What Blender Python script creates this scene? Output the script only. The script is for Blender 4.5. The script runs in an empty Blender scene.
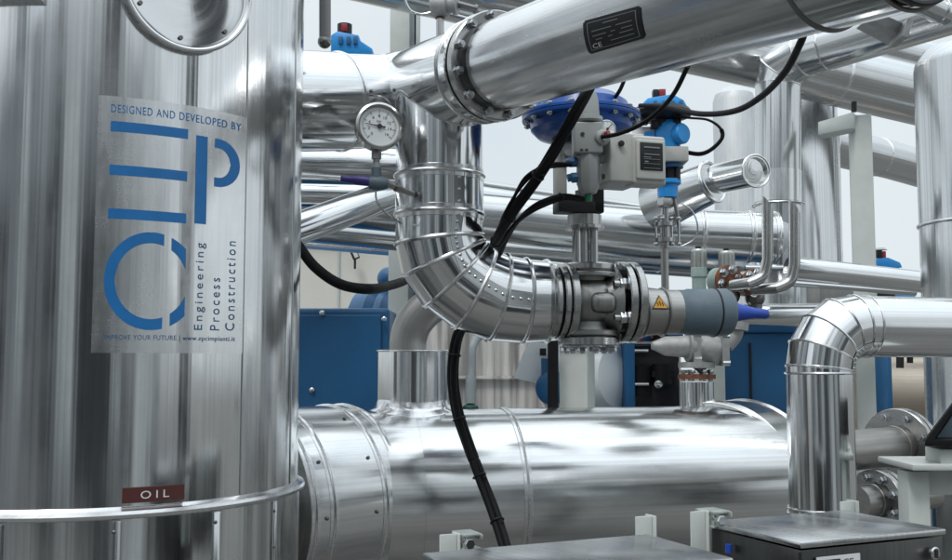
import bpy, bmesh, math, random
from mathutils import Vector, Matrix
random.seed(7)
PI = math.pi
# ---------------------------------------------------------------- camera, world, sun, exposure
SC = bpy.context.scene
COL = SC.collection
F = 1000.0; HOR = 360.0; CX, CY = 476.0, 280.0; EYE = 1.7
PITCH = math.atan((HOR - CY) / F)
cam_d = bpy.data.cameras.new('camera'); cam = bpy.data.objects.new('camera', cam_d); COL.objects.link(cam)
cam.location = (0, 0, EYE); cam.rotation_euler = (PI / 2 + PITCH, 0, 0)
cam_d.sensor_width = 36; cam_d.lens = 36 * F / 952; cam_d.clip_start = 0.05; cam_d.clip_end = 600
SC.camera = cam
SUN_EL, SUN_AZ = math.radians(58), math.radians(205)
w = bpy.data.worlds.new('World'); SC.world = w; w.use_nodes = True
wn = w.node_tree; wn.nodes.clear()
out = wn.nodes.new('ShaderNodeOutputWorld'); bg = wn.nodes.new('ShaderNodeBackground')
sky = wn.nodes.new('ShaderNodeTexSky'); sky.sky_type = 'NISHITA'; sky.sun_disc = False
sky.sun_elevation = SUN_EL; sky.sun_rotation = SUN_AZ; sky.dust_density = 4.0
mixw = wn.nodes.new('ShaderNodeMixRGB'); mixw.inputs['Fac'].default_value = 0.86
tc = wn.nodes.new('ShaderNodeTexCoord'); nz = wn.nodes.new('ShaderNodeTexNoise')
nz.inputs['Scale'].default_value = 2.2; nz.inputs['Detail'].default_value = 5
rmp = wn.nodes.new('ShaderNodeValToRGB')
rmp.color_ramp.elements[0].position = 0.3; rmp.color_ramp.elements[0].color = (7.6, 8.5, 9.0, 1)
rmp.color_ramp.elements[1].position = 0.7; rmp.color_ramp.elements[1].color = (9.2, 9.8, 10.0, 1)
wn.links.new(tc.outputs['Generated'], nz.inputs['Vector']); wn.links.new(nz.outputs['Fac'], rmp.inputs['Fac'])
wn.links.new(sky.outputs[0], mixw.inputs['Color1']); wn.links.new(rmp.outputs[0], mixw.inputs['Color2'])
# overcast sky: the zenith is about twice as bright as the horizon
sx = wn.nodes.new('ShaderNodeSeparateXYZ'); wn.links.new(tc.outputs['Generated'], sx.inputs[0])
zr_ = wn.nodes.new('ShaderNodeMapRange'); zr_.interpolation_type = 'SMOOTHSTEP'
zr_.inputs['From Min'].default_value = 0.28; zr_.inputs['From Max'].default_value = 0.95; zr_.inputs['To Min'].default_value = 1.0; zr_.inputs['To Max'].default_value = 2.0
wn.links.new(sx.outputs['Z'], zr_.inputs['Value'])
mz = wn.nodes.new('ShaderNodeVectorMath'); mz.operation = 'SCALE'; wn.links.new(mixw.outputs[0], mz.inputs[0]); wn.links.new(zr_.outputs[0], mz.inputs['Scale'])
wn.links.new(mz.outputs[0], bg.inputs['Color']); wn.links.new(bg.outputs[0], out.inputs['Surface'])
bg.inputs['Strength'].default_value = 0.1
sd = bpy.data.lights.new('sun', 'SUN'); so = bpy.data.objects.new('sun', sd); COL.objects.link(so)
sd.energy = 1.2; sd.angle = math.radians(14); sd.color = (1, 0.97, 0.93)
so.rotation_euler = Vector((math.sin(SUN_AZ) * math.cos(SUN_EL), math.cos(SUN_AZ) * math.cos(SUN_EL), math.sin(SUN_EL))).to_track_quat('Z', 'Y').to_euler()
SC.view_settings.view_transform = 'Standard'; SC.view_settings.look = 'None'
SC.view_settings.exposure = 0.0; SC.view_settings.gamma = 1.0; SC.view_settings.use_curve_mapping = False
SC.render.engine = 'CYCLES'; SC.cycles.max_bounces = 8; SC.cycles.glossy_bounces = 6

# ---------------------------------------------------------------- maths helpers
def P(x, y, Y):
    "world point seen at photo pixel (x, y) and standing at depth Y"
    a = (x - CX) / F; b = (CY - y) / F
    d = Vector((a, math.cos(PITCH) - b * math.sin(PITCH), math.sin(PITCH) + b * math.cos(PITCH)))
    return Vector((0, 0, EYE)) + d * (Y / d.y)
def V(*a): return Vector(a)
class Frame:
    "local frame in photo-sized units (1 unit = Y/1000 m): x right, y down, z away"
    def __init__(s, x, y, Y, yaw=0):
        s.o = P(x, y, Y); s.k = Y / F; c, n = math.cos(yaw), math.sin(yaw)
        s.X = V(c, n, 0); s.Y = V(-n, c, 0); s.Z = V(0, 0, 1)
    def __call__(s, dx, dy, dz=0): return s.o + s.k * (s.X * dx - s.Z * dy + s.Y * dz)
def frame_of(axis):
    axis = axis.normalized(); h = V(0, 0, 1) if abs(axis.z) < 0.9 else V(0, 1, 0)
    n = h.cross(axis).normalized(); return n, axis.cross(n)
def crom(pts, n=8):
    "Catmull-Rom through the points"
    q = [pts[0] * 2 - pts[1]] + list(pts) + [pts[-1] * 2 - pts[-2]]; r = []
    for i in range(1, len(q) - 2):
        a, b, c, d = q[i - 1:i + 3]
        for k in range(n):
            t = k / n
            r.append(0.5 * ((2 * b) + (c - a) * t + (2 * a - 5 * b + 4 * c - d) * t * t + (3 * b - a - 3 * c + d) * t ** 3))
    return r + [pts[-1]]

class MB:
    def __init__(s): s.v = []; s.f = []; s.uv = []
    def face(s, idx, uv=None): s.f.append(tuple(idx)); s.uv.append(uv or [(0, 0)] * len(idx))
    def grid(s, rows, uvs, closed=True):
        b = len(s.v); n = len(rows[0])
        for r in rows: s.v += [tuple(p) for p in r]
        for i in range(len(rows) - 1):
            for j in range(n if closed else n - 1):
                k = (j + 1) % n
                u0, v0 = uvs[i][j]; u1 = uvs[i][j + 1][0] if j + 1 < len(uvs[i]) else uvs[i][0][0]
                U0, V0 = uvs[i + 1][j]; U1 = uvs[i + 1][j + 1][0] if j + 1 < len(uvs[i + 1]) else uvs[i + 1][0][0]
                s.face((b + i * n + j, b + i * n + k, b + (i + 1) * n + k, b + (i + 1) * n + j), [(u0, v0), (u1, v0), (U1, V0), (U0, V0)])
    def cap(s, ring, flip=False):
        b = len(s.v); s.v += [tuple(p) for p in ring]
        ix = list(range(b, b + len(ring)));
        if flip: ix.reverse()
        c = sum(ring, V(0, 0, 0)) / len(ring); n, m = (ring[0] - c), (ring[len(ring) // 4] - c)
        L = n.length or 1
        s.face(ix, [((Vector(s.v[i]) - c).dot(n) / L, (Vector(s.v[i]) - c).dot(m) / L) for i in ix])
    def sweep(s, pts, r, seg=32, cap=(True, True), closed=False, twist=0.0):
        "round section along a polyline, mitred at each corner; r is a number or a list"
        n = len(pts); rr = r if isinstance(r, (list, tuple)) else [r] * n
        dirs = [(pts[(i + 1) % n] - pts[i]).normalized() for i in range(n if closed else n - 1)]
        rows = []; uvs = []; L = 0; N = None
        for i in range(n):
            if closed: d0, d1 = dirs[i - 1], dirs[i]
            else: d0, d1 = dirs[max(i - 1, 0)], dirs[min(i, n - 2)]
            t = (d0 + d1).normalized()
            if N is None: N = frame_of(d1)[0]
            N = (N - t * N.dot(t)).normalized(); B = t.cross(N)
            sc = 1 / max(0.5, t.dot(d1)); bend = d1 - d0; bv = bend.normalized() if bend.length > 1e-5 else None
            row = []
            for k in range(seg):
                a = 2 * PI * k / seg + PI / 2; o = N * math.cos(a) + B * math.sin(a)
                if bv is not None: o = o + bv * (o.dot(bv) * (sc - 1))
                row.append(pts[i] + o * rr[i])
            if i: L += (pts[i] - pts[i - 1]).length
            rows.append(row); uvs.append([(rr[i] * 2 * PI * k / seg, L) for k in range(seg + 1)])
        if closed: rows.append(rows[0]); uvs.append(uvs[0])
        s.grid(rows, uvs)
        if not closed:
            if cap[0]: s.cap(rows[0], True)
            if cap[1]: s.cap(rows[-1])
        return rows
    def lathe(s, o, axis, prof, seg=48, cap=(True, True)):
        "prof: (radius, height along the axis)"
        axis = axis.normalized(); n, b = frame_of(axis); rows = []; uvs = []; L = 0
        for i, (r, h) in enumerate(prof):
            if i: L += math.hypot(r - prof[i - 1][0], h - prof[i - 1][1])
            r = max(r, 1e-5)
            rows.append([o + axis * h + (n * math.cos(2 * PI * k / seg) + b * math.sin(2 * PI * k / seg)) * r for k in range(seg)])
            uvs.append([(r * 2 * PI * k / seg, L) for k in range(seg + 1)])
        s.grid(rows, uvs)
        if cap[0] and prof[0][0] > 1e-4: s.cap(rows[0], True)
        if cap[1] and prof[-1][0] > 1e-4: s.cap(rows[-1])
    def cyl(s, a, b, r, r2=None, seg=32, cap=(True, True)):
        s.lathe(a, b - a, [(r, 0), (r if r2 is None else r2, (b - a).length)], seg, cap)
    def ring(s, c, axis, R, r, seg=48, sub=8):
        n, b = frame_of(axis)
        s.sweep([c + (n * math.cos(2 * PI * k / seg) + b * math.sin(2 * PI * k / seg)) * R for k in range(seg)], r, sub, closed=True)
    def loop(s, pts, r, sub=8): s.sweep(pts, r, sub, closed=True)
    def box(s, c, size, X=V(1, 0, 0), Y=V(0, 1, 0), Z=V(0, 0, 1)):
        hx, hy, hz = (q / 2 for q in size); b = len(s.v)
        for dx in (-1, 1):
            for dy in (-1, 1):
                for dz in (-1, 1): s.v.append(tuple(c + X * hx * dx + Y * hy * dy + Z * hz * dz))
        for q in ((0, 1, 3, 2), (4, 6, 7, 5), (0, 4, 5, 1), (2, 3, 7, 6), (0, 2, 6, 4), (1, 5, 7, 3)):
            s.face([b + i for i in q], [(Vector(s.v[b + i]).x + Vector(s.v[b + i]).y, s.v[b + i][2]) for i in q])
    def prism(s, poly, ext):
        b = len(s.v); n = len(poly); s.v += [tuple(p) for p in poly] + [tuple(p + ext) for p in poly]
        s.face(range(b, b + n)); s.face(range(b + 2 * n - 1, b + n - 1, -1))
        for i in range(n):
            j = (i + 1) % n; s.face((b + i, b + n + i, b + n + j, b + j))
    def hexnut(s, c, axis, r, h): s.lathe(c, axis, [(r * .92, 0), (r, h * .15), (r, h * .85), (r * .9, h)], 6)
    def sphere(s, c, r, seg=16, sx=1, sy=1, sz=1):
        rows = []; uvs = []
        for i in range(seg + 1):
            a = -PI / 2 + PI * i / seg
            rows.append([c + V(max(math.cos(a), 1e-4) * math.cos(2 * PI * k / seg) * r * sx, max(math.cos(a), 1e-4) * math.sin(2 * PI * k / seg) * r * sy, math.sin(a) * r * sz) for k in range(seg)])
            uvs.append([(k * r * .3, i * r * .2) for k in range(seg + 1)])
        s.grid(rows, uvs)

def link_mesh(name, mb, mat, origin, parent=None, bevel=0, sharp=32, recalc=True):
    me = bpy.data.meshes.new(name)
    o3 = Vector(origin)
    me.from_pydata([tuple(Vector(p) - o3) for p in mb.v], [], mb.f)
    uvl = me.uv_layers.new(name='UVMap'); k = 0; flat = [c for u in mb.uv for q in u for c in q]
    uvl.data.foreach_set('uv', flat)
    bm = bmesh.new(); bm.from_mesh(me)
    bmesh.ops.remove_doubles(bm, verts=bm.verts, dist=1e-5)
    if recalc: bmesh.ops.recalc_face_normals(bm, faces=bm.faces)
    if bevel:
        es = [e for e in bm.edges if len(e.link_faces) == 2 and e.calc_face_angle(0) > 0.5]
        bmesh.ops.bevel(bm, geom=es, offset=bevel, segments=2 if bevel < .004 else 4, affect='EDGES', profile=0.5, clamp_overlap=True)
    bm.to_mesh(me); bm.free()
    me.polygons.foreach_set('use_smooth', [True] * len(me.polygons)); me.set_sharp_from_angle(angle=math.radians(sharp))
    me.materials.append(mat)
    ob = bpy.data.objects.new(name, me); COL.objects.link(ob)
    if parent is None: ob.location = o3
    else: ob.parent = parent
    return ob
class Thing:
    "an Empty at the base of the thing; its parts are children"
    def __init__(s, name, label, cat, base, group=None):
        s.e = bpy.data.objects.new(name, None); COL.objects.link(s.e); s.base = Vector(base)
        s.e.location = s.base; s.e.empty_display_size = .05
        s.e['label'] = label; s.e['category'] = cat
        if group: s.e['group'] = group
    def part(s, name, mb, mat, parent=None, bevel=0, label=None, sharp=32):
        o = link_mesh(name, mb, mat, s.base, parent or s.e, bevel, sharp)
        if label: o['label'] = label
        return o
def solo(name, mb, mat, label, cat, group=None, bevel=0, base=None):
    base = base or Vector(mb.v[0])
    o = link_mesh(name, mb, mat, base, None, bevel); o['label'] = label; o['category'] = cat
    if group: o['group'] = group
    return o
def struct(name, mb, mat):
    o = link_mesh(name, mb, mat, V(0, 0, 0)); o['kind'] = 'structure'; return o

# ---------------------------------------------------------------- materials
def mat_base(name):
    m = bpy.data.materials.new(name); m.use_nodes = True
    return m, m.node_tree, m.node_tree.nodes['Principled BSDF']
def metal(name, col, rough, streak=0.0, dent=0.0, stain=0.0, fu=22, fv=0.7, metallic=1.0, tint=None, grain=.22):
    m, t, b = mat_base(name); L = t.links.new; N = t.nodes.new
    b.inputs['Metallic'].default_value = metallic
    uv = N('ShaderNodeUVMap')
    def noise(sx, sy, detail=3, rgh=.5):
        mp = N('ShaderNodeMapping'); mp.inputs['Scale'].default_value = (sx, sy, 1)
        nz = N('ShaderNodeTexNoise'); nz.inputs['Scale'].default_value = 1; nz.inputs['Detail'].default_value = detail
        nz.inputs['Roughness'].default_value = rgh
        L(uv.outputs[0], mp.inputs[0]); L(mp.outputs[0], nz.inputs['Vector']); return nz.outputs['Fac']
    def math_(op, a, k, c=None):
        q = N('ShaderNodeMath'); q.operation = op; L(a, q.inputs[0])
        if isinstance(k, (int, float)): q.inputs[1].default_value = k
        else: L(k, q.inputs[1])
        if c is not None: q.inputs[2].default_value = c
        return q.outputs[0]
    # colour: faint patches of dust and handling marks
    cr = N('ShaderNodeMixRGB'); c2 = tint or tuple(q * (0.74 - stain) for q in col)
    cr.inputs['Color1'].default_value = (*col, 1); cr.inputs['Color2'].default_value = (*c2, 1)
    st = math_('MULTIPLY', noise(5, 3, 8, .65), 0.9); L(math_('SUBTRACT', st, 0.12), cr.inputs['Fac'])
    bm_ = N('ShaderNodeMixRGB'); bm_.blend_type = 'MULTIPLY'; bm_.inputs['Fac'].default_value = 1.0; L(cr.outputs[0], bm_.inputs['Color1'])
    br_ = N('ShaderNodeMapRange'); br_.inputs['From Min'].default_value = .3; br_.inputs['From Max'].default_value = .7
    br_.inputs['To Min'].default_value = 1 - grain; br_.inputs['To Max'].default_value = 1.0
    L(noise(fu * 5, fv * .8, 4, .7), br_.inputs['Value']); L(br_.outputs[0], bm_.inputs['Color2']); L(bm_.outputs[0], b.inputs['Base Color'])
    rn = noise(9, 2.2, 6, .6); sc = noise(6, 180, 2)
    rq = N('ShaderNodeMapRange'); rq.inputs['From Min'].default_value = .34; rq.inputs['From Max'].default_value = .68; rq.inputs['To Min'].default_value = rough * .55; rq.inputs['To Max'].default_value = rough * 1.5; L(rn, rq.inputs['Value']); r1 = rq.outputs[0]; L(math_('ADD', r1, math_('MULTIPLY', sc, rough * .2)), b.inputs['Roughness'])
    h = math_('MULTIPLY', noise(fu, fv, 2), streak)
    h = math_('ADD', h, math_('MULTIPLY', noise(3.2, 2.0, 1), dent))
    h = math_('ADD', h, math_('MULTIPLY', noise(fu * 4.1, fv * 1.6, 1), streak * .22))
    bp = N('ShaderNodeBump'); bp.inputs['Distance'].default_value = 1.0; bp.inputs['Strength'].default_value = 1.0
    L(h, bp.inputs['Height']); L(bp.outputs[0], b.inputs['Normal'])
    return m
def paint(name, col, rough=.4, var=.25, scale=6.0, bump=0.0, metallic=0.0, coat=0.0, col2=None, detail=8):
    m, t, b = mat_base(name); L = t.links.new; N = t.nodes.new
    tc = N('ShaderNodeTexCoord'); nz = N('ShaderNodeTexNoise'); nz.inputs['Scale'].default_value = scale; nz.inputs['Detail'].default_value = detail
    nz.inputs['Roughness'].default_value = .65
    L(tc.outputs['Object'], nz.inputs['Vector'])
    mr = N('ShaderNodeValToRGB'); mr.color_ramp.elements[0].position = .35; mr.color_ramp.elements[1].position = .68
    c2 = col2 or tuple(q * (1 - var) for q in col)
    mr.color_ramp.elements[0].color = (*c2, 1); mr.color_ramp.elements[1].color = (*col, 1)
    L(nz.outputs['Fac'], mr.inputs['Fac']); L(mr.outputs[0], b.inputs['Base Color'])
    b.inputs['Metallic'].default_value = metallic
    rr = N('ShaderNodeMapRange'); rr.inputs['To Min'].default_value = rough * .8; rr.inputs['To Max'].default_value = min(1, rough * 1.25)
    L(nz.outputs['Fac'], rr.inputs['Value']); L(rr.outputs[0], b.inputs['Roughness'])
    if coat: b.inputs['Coat Weight'].default_value = coat; b.inputs['Coat Roughness'].default_value = .12
    if bump:
        n2 = N('ShaderNodeTexNoise'); n2.inputs['Scale'].default_value = scale * 25; n2.inputs['Detail'].default_value = 4
        L(tc.outputs['Object'], n2.inputs['Vector'])
        bp = N('ShaderNodeBump'); bp.inputs['Distance'].default_value = bump; L(n2.outputs['Fac'], bp.inputs['Height']); L(bp.outputs[0], b.inputs['Normal'])
    return m
M = {}
def dull_spec(m, v=.2): m.node_tree.nodes['Principled BSDF'].inputs['Specular IOR Level'].default_value = v; return m
ALU = (.88, .895, .905)
M['tank'] = metal('tank_cladding', (.86, .875, .885), .15, streak=.0012, dent=.0012, stain=.03, fu=20, fv=.12)
M['clad'] = metal('pipe_cladding', ALU, .125, streak=.0009, dent=.0012, fu=34, fv=.35)
M['clad_rough'] = metal('brushed_cladding', (.84, .85, .86), .20, streak=.0007, dent=.0008, stain=.03, fu=26, fv=.25)
M['vessel'] = metal('vessel_cladding', (.84, .855, .86), .175, streak=.0011, dent=.0020, stain=.03, fu=14, fv=.3)
M['far_clad'] = metal('far_cladding', (.78, .80, .81), .19, streak=.0016, dent=.0010, fu=20, fv=.15, grain=.3)
M['bead'] = metal('bead_metal', (.88, .89, .90), .22, streak=0, dent=.0002)
M['pale'] = metal('pale_column', (.66, .69, .71), .5, streak=.001, dent=0, metallic=.5)
M['endcap'] = metal('brown_end_face', (.36, .31, .26), .3, dent=.001)
M['steel'] = metal('machined_steel', (.58, .58, .575), .24, streak=.00005, dent=.0002, stain=.15)
M['cast'] = metal('cast_steel', (.40, .40, .39), .36, streak=.0001, dent=.0006, stain=.2)
M['dark_steel'] = metal('dark_steel', (.22, .22, .22), .35, dent=.0004)
M['bolt'] = metal('bolt_steel', (.62, .64, .66), .22)
M['dull'] = metal('dull_pipe_steel', (.50, .49, .47), .42, dent=.001, stain=.2)
M['alu_cast'] = paint('cast_aluminium', (.46, .47, .47), .45, .3, 30, .0015, metallic=.6)
M['post'] = paint('post_paint', (.55, .59, .57), .5, .14, 7, .0004)
M['black'] = paint('black_rubber', (.008, .008, .010), .6, .3, 20, .0006)
M['blackp'] = paint('black_plastic', (.02, .021, .024), .42, .3, 15)
M['bluedeep'] = paint('deep_blue_enamel', (.006, .075, .34), .3, .25, 8, coat=.2)
M['blue'] = paint('blue_paint', (.02, .13, .30), .42, .3, 4)
M['bluebox'] = paint('blue_cabinet', (.006, .10, .25), .45, .22, 3)
M['bluebright'] = paint('bright_blue_plastic', (.02, .30, .75), .38, .2, 10)
M['bluecone'] = paint('blue_cap', (.02, .07, .42), .35, .25, 10)
M['purple'] = paint('purple_grip', (.05, .035, .22), .4, .2, 10)
M['greybox'] = paint('grey_enamel', (.44, .45, .43), .42, .08, 12, .0003)
M['regulator'] = paint('grey_casting', (.30, .32, .32), .4, .12, 14, .0004)
M['white'] = paint('white_enamel', (.72, .74, .74), .4, .06, 10)
M['dial'] = paint('dial_white', (.72, .75, .76), .45, .03, 10)
M['ink'] = paint('black_print', (.02, .02, .02), .6, 0, 10)
M['logo'] = paint('blue_print', (.008, .15, .42), .4, .15, 20)
M['logotext'] = paint('dark_blue_print', (.03, .10, .22), .5, .1, 20)
M['lidm'] = metal('cover_plate', (.86, .87, .88), .09, streak=0, dent=.002, grain=.1)
M['film'] = metal('clear_film', (.87, .885, .895), .23, streak=.0012, dent=.0012, fu=20, fv=.12, grain=.1)
M['maroon'] = paint('maroon_plate', (.085, .022, .02), .45, .15, 12)
M['letter'] = paint('white_print', (.7, .72, .72), .5, .02, 10)
M['greyprint'] = paint('grey_print', (.22, .24, .26), .5, .05, 10)
M['yellow'] = paint('yellow_plate', (.75, .36, .03), .45, .12, 25)
M['lagging'] = paint('grey_lagging', (.115, .165, .205), .42, .3, 10, .0008)
M['rust'] = paint('rusty_steel', (.34, .11, .04), .7, .5, 40, .003, col2=(.11, .05, .03))
M['galv'] = paint('galvanised_cap', (.50, .54, .52), .35, .3, 30, metallic=.5)
M['mint'] = paint('mint_casting', (.36, .48, .45), .5, .25, 20, .001)
M['green'] = paint('green_plastic', (.01, .16, .07), .4, .1, 10)
M['darkgreen'] = paint('dark_green', (.01, .07, .05), .5, .1, 10)
M['red'] = paint('red_plastic', (.30, .02, .03), .35, .1, 10)
M['paleblue'] = paint('pale_blue_sheet', (.80, .87, .90), .3, .05, 3)
M['pvc'] = paint('grey_pvc', (.38, .43, .45), .45, .12, 14)
M['beige'] = paint('beige_wall', (.56, .555, .51), .8, .06, 1.2, .003)
M['beigemetal'] = metal('beige_vessel', (.58, .50, .42), .38, streak=.0004, dent=.004)
M['backdrop_grey'] = paint('backdrop_grey_paint', (.32, .34, .36), .6, .25, .5)  # grey of the added, unseen objects behind the camera
M['backdrop_dark'] = paint('backdrop_dark_paint', (.045, .05, .055), .5, .2, .7)  # dark tone of the objects added for the tank to mirror
M['lamp'] = paint('lamp_glass', (.5, .52, .5), .2, .1, 10)
dull_spec(M['black']); dull_spec(M['blackp'], .3)
def concrete(name, col, stain):
    m, t, b = mat_base(name); L = t.links.new; N = t.nodes.new
    tc = N('ShaderNodeTexCoord'); mp = N('ShaderNodeMapping'); mp.inputs['Scale'].default_value = (14, 14, .9)
    n1 = N('ShaderNodeTexNoise'); n1.inputs['Scale'].default_value = 1; n1.inputs['Detail'].default_value = 6
    L(tc.outputs['Object'], mp.inputs[0]); L(mp.outputs[0], n1.inputs['Vector'])
    r = N('ShaderNodeValToRGB'); r.color_ramp.elements[0].position = .38; r.color_ramp.elements[1].position = .6
    r.color_ramp.elements[0].color = (*stain, 1); r.color_ramp.elements[1].color = (*col, 1)
    L(n1.outputs['Fac'], r.inputs['Fac']); L(r.outputs[0], b.inputs['Base Color']); b.inputs['Roughness'].default_value = .85
    n2 = N('ShaderNodeTexNoise'); n2.inputs['Scale'].default_value = 40; L(tc.outputs['Object'], n2.inputs['Vector'])
    bp = N('ShaderNodeBump'); bp.inputs['Distance'].default_value = .001; L(n2.outputs['Fac'], bp.inputs['Height']); L(bp.outputs[0], b.inputs['Normal'])
    return m
M['stained'] = concrete('stained_concrete', (.52, .51, .49), (.20, .195, .185))
M['ground'] = paint('yard_concrete', (.15, .147, .14), .85, .35, .6, .004)

# ---------------------------------------------------------------- text to mesh (letters as thin polygons)
def text_polys(txt, spacing=1.0):
    cu = bpy.data.curves.new('lettering', 'FONT'); cu.body = txt; cu.size = 1; cu.space_character = spacing; cu.resolution_u = 3
    ob = bpy.data.objects.new('lettering', cu); COL.objects.link(ob)
    bpy.context.view_layer.update()
    me = bpy.data.meshes.new_from_object(ob)
    vs = [v.co.copy() for v in me.vertices]; fs = [tuple(p.vertices) for p in me.polygons]
    bpy.data.objects.remove(ob); bpy.data.curves.remove(cu); bpy.data.meshes.remove(me)
    x0 = min(v.x for v in vs); x1 = max(v.x for v in vs); y0 = min(v.y for v in vs); y1 = max(v.y for v in vs)
    return [((v.x - x0) / (x1 - x0), (v.y - y0) / (y1 - y0)) for v in vs], fs
def put_text(mb, txt, fn, spacing=1.0):
    "fn maps (s, t) in 0..1 across the word's box to a world point"
    vs, fs = text_polys(txt, spacing); b = len(mb.v); mb.v += [tuple(fn(s, t)) for s, t in vs]
    for f in fs: mb.face([b + i for i in f])
def quad_text(mb, txt, a, bx, up, spacing=1.0): put_text(mb, txt, lambda s, t: a + bx * s + up * t, spacing)

# ---------------------------------------------------------------- pipe helpers
def wire_bead(mb, c, axis, R, r=.0028):
    "pressed lap band: rounded bead with a flat skirt either side"
    axis = axis.normalized(); q = R - .0012
    mb.lathe(c, axis, [(q - .001, -r * 3.4), (q + r * .35, -r * 3.1), (q + r * .35, -r * 1.1), (q + r * .9, -r * .6), (q + r * 1.25, 0), (q + r * .9, r * .6), (q + r * .35, r * 1.1), (q + r * .35, r * 3.1), (q - .001, r * 3.4)], 64, (False, False))
def flange(T, c, axis, R, thick, mat='steel', name='flange', bore=None):
    mb = MB(); e = thick * .12; mb.lathe(c, axis, [(bore or R * .5, 0), (R - e, 0), (R, e), (R, thick - e), (R - e, thick), (bore or R * .5, thick)], 56)
    return T.part(name, mb, M[mat])
def bolts(T, c, axis, Rc, n, r, h, a0=0.0, mat='bolt', stud=1.5, parent=None, only=None):
    nx, by = frame_of(axis); ax = axis.normalized()
    for k in range(n):
        a = a0 + 2 * PI * k / n
        if only is not None and k not in only: continue
        p = c + (nx * math.cos(a) + by * math.sin(a)) * Rc; mb = MB()
        mb.lathe(p - ax * .0005, ax, [(r * 1.35, 0), (r * 1.35, h * .15), (r * .9, h * .151)], 20)
        mb.hexnut(p + ax * h * .15, ax, r, h); mb.cyl(p + ax * h, p + ax * h * stud, r * .55, seg=12)
        T.part('bolt', mb, M[mat], parent)
def gored(pts, rad, seg=56):
    "separate mitred gores along a polyline, and the ring of points at every joint"
    rows_mb = MB(); rows = rows_mb.sweep(pts, rad, seg, cap=(False, False)); n = len(pts)
    rr = rad if isinstance(rad, (list, tuple)) else [rad] * n
    out = []; L = 0
    for i in range(n - 1):
        mb = MB(); l = (pts[i + 1] - pts[i]).length
        mb.grid([rows[i], rows[i + 1]], [[(rr[i] * 2 * PI * k / seg + i * .37, L) for k in range(seg + 1)], [(rr[i] * 2 * PI * k / seg + i * .37, L + l) for k in range(seg + 1)]])
        L += l; out.append(mb)
    return out, rows
def rivet_rows(mb, pts, nrm, r=.0032):
    for p in pts: mb.lathe(p, nrm, [(r, 0), (r * .9, r * .45), (r * .5, r * .75), (0.00002, r * .85)], 10, cap=(False, False))
def arc_pts(c, u, v, ru, rv, a0, a1, n): return [c + u * ru * math.cos(a0 + (a1 - a0) * i / n) + v * rv * math.sin(a0 + (a1 - a0) * i / n) for i in range(n + 1)]
def simple_pipe(name, label, spec, mat='far_clad', beads=(), group=None, seg=40, cat='pipe', bead_r=.003, cap=(True, True)):
    "spec: (x, y, Y, dia_px) along the line; beads: positions 0..1 along it"
    pts = [P(a, b, c) for a, b, c, d in spec]; rr = [d / 2 * c / F for a, b, c, d in spec]
    if spec[0][0] <= 290 or spec[0][1] < 0: pts[0] = pts[0] + (pts[0] - pts[1]).normalized() * 1.2      # runs on beyond the frame
    if spec[-1][0] >= 930: pts[-1] = pts[-1] + (pts[-1] - pts[-2]).normalized() * 1.2
    if not beads:
        mb = MB(); mb.sweep(pts, rr, seg, cap); return solo(name, mb, M[mat], label, cat, group, base=pts[0])
    T = Thing(name, label, cat, pts[0], group); mb = MB(); mb.sweep(pts, rr, seg, cap); T.part('jacket', mb, M[mat])
    n = len(pts) - 1
    for t in beads:
        i = min(int(t * n), n - 1); f = t * n - i; q = MB()
        wire_bead(q, pts[i].lerp(pts[i + 1], f), pts[i + 1] - pts[i], rr[i] * (1 - f) + rr[i + 1] * f + .0015, bead_r); T.part('jacket_band', q, M['bead'])
    return T

def cyl_hit(p0, axis, r, x, y):
    "point and outward normal where the ray through a pixel meets a cylinder"
    axis = axis.normalized(); o = V(0, 0, EYE); d = (P(x, y, 3) - o).normalized(); w_ = o - p0
    dd = d - axis * d.dot(axis); ww = w_ - axis * w_.dot(axis)
    a = dd.dot(dd); b = 2 * dd.dot(ww); c = ww.dot(ww) - r * r; q = max(b * b - 4 * a * c, 0); t = (-b - math.sqrt(q)) / (2 * a)
    p = o + d * t; n_ = (p - p0) - axis * (p - p0).dot(axis); return p, n_.normalized()
# ================================================================ SETTING
mb = MB(); mb.v = [(-150, -150, 0), (150, -150, 0), (150, 150, 0), (-150, 150, 0)]; mb.face((0, 1, 2, 3)); struct('ground', mb, M['ground'])
# far buildings and walls
mb = MB(); T = Thing('low_building', 'long low beige building beyond the pipework with a flat roof edge', 'building', (-4, 19, 0))
mb.box(V(-6.2, 19, 1.85), (10.4, 6, 3.7)); T.part('wall', mb, M['beige'])
mb = MB(); mb.box(V(-6.2, 19, 3.78), (10.7, 6.3, .14)); T.part('roof', mb, M['post'])
mb = MB()
for k in range(11): mb.box(V(-11.2 + k * 1.0, 15.99, 1.8), (.03, .03, 3.5))
T.part('panel_joints', mb, M['pvc'])
T = Thing('stained_wall', 'concrete panel wall with dark rain streaks behind the elbow', 'wall', (.2, 7.2, 0))
mb = MB(); mb.box(V(.35, 7.2, 1.0), (2.2, .2, 1.99)); T.part('wall_panel', mb, M['stained'])
mb = MB()
for k in range(14): mb.box(V(-.68 + k * .16, 7.099, 1.0), (.008, .01, 1.95))
mb.box(V(.35, 7.07, 1.58), (2.16, .03, .02)); T.part('wall_rib', mb, M['stained'])
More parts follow.
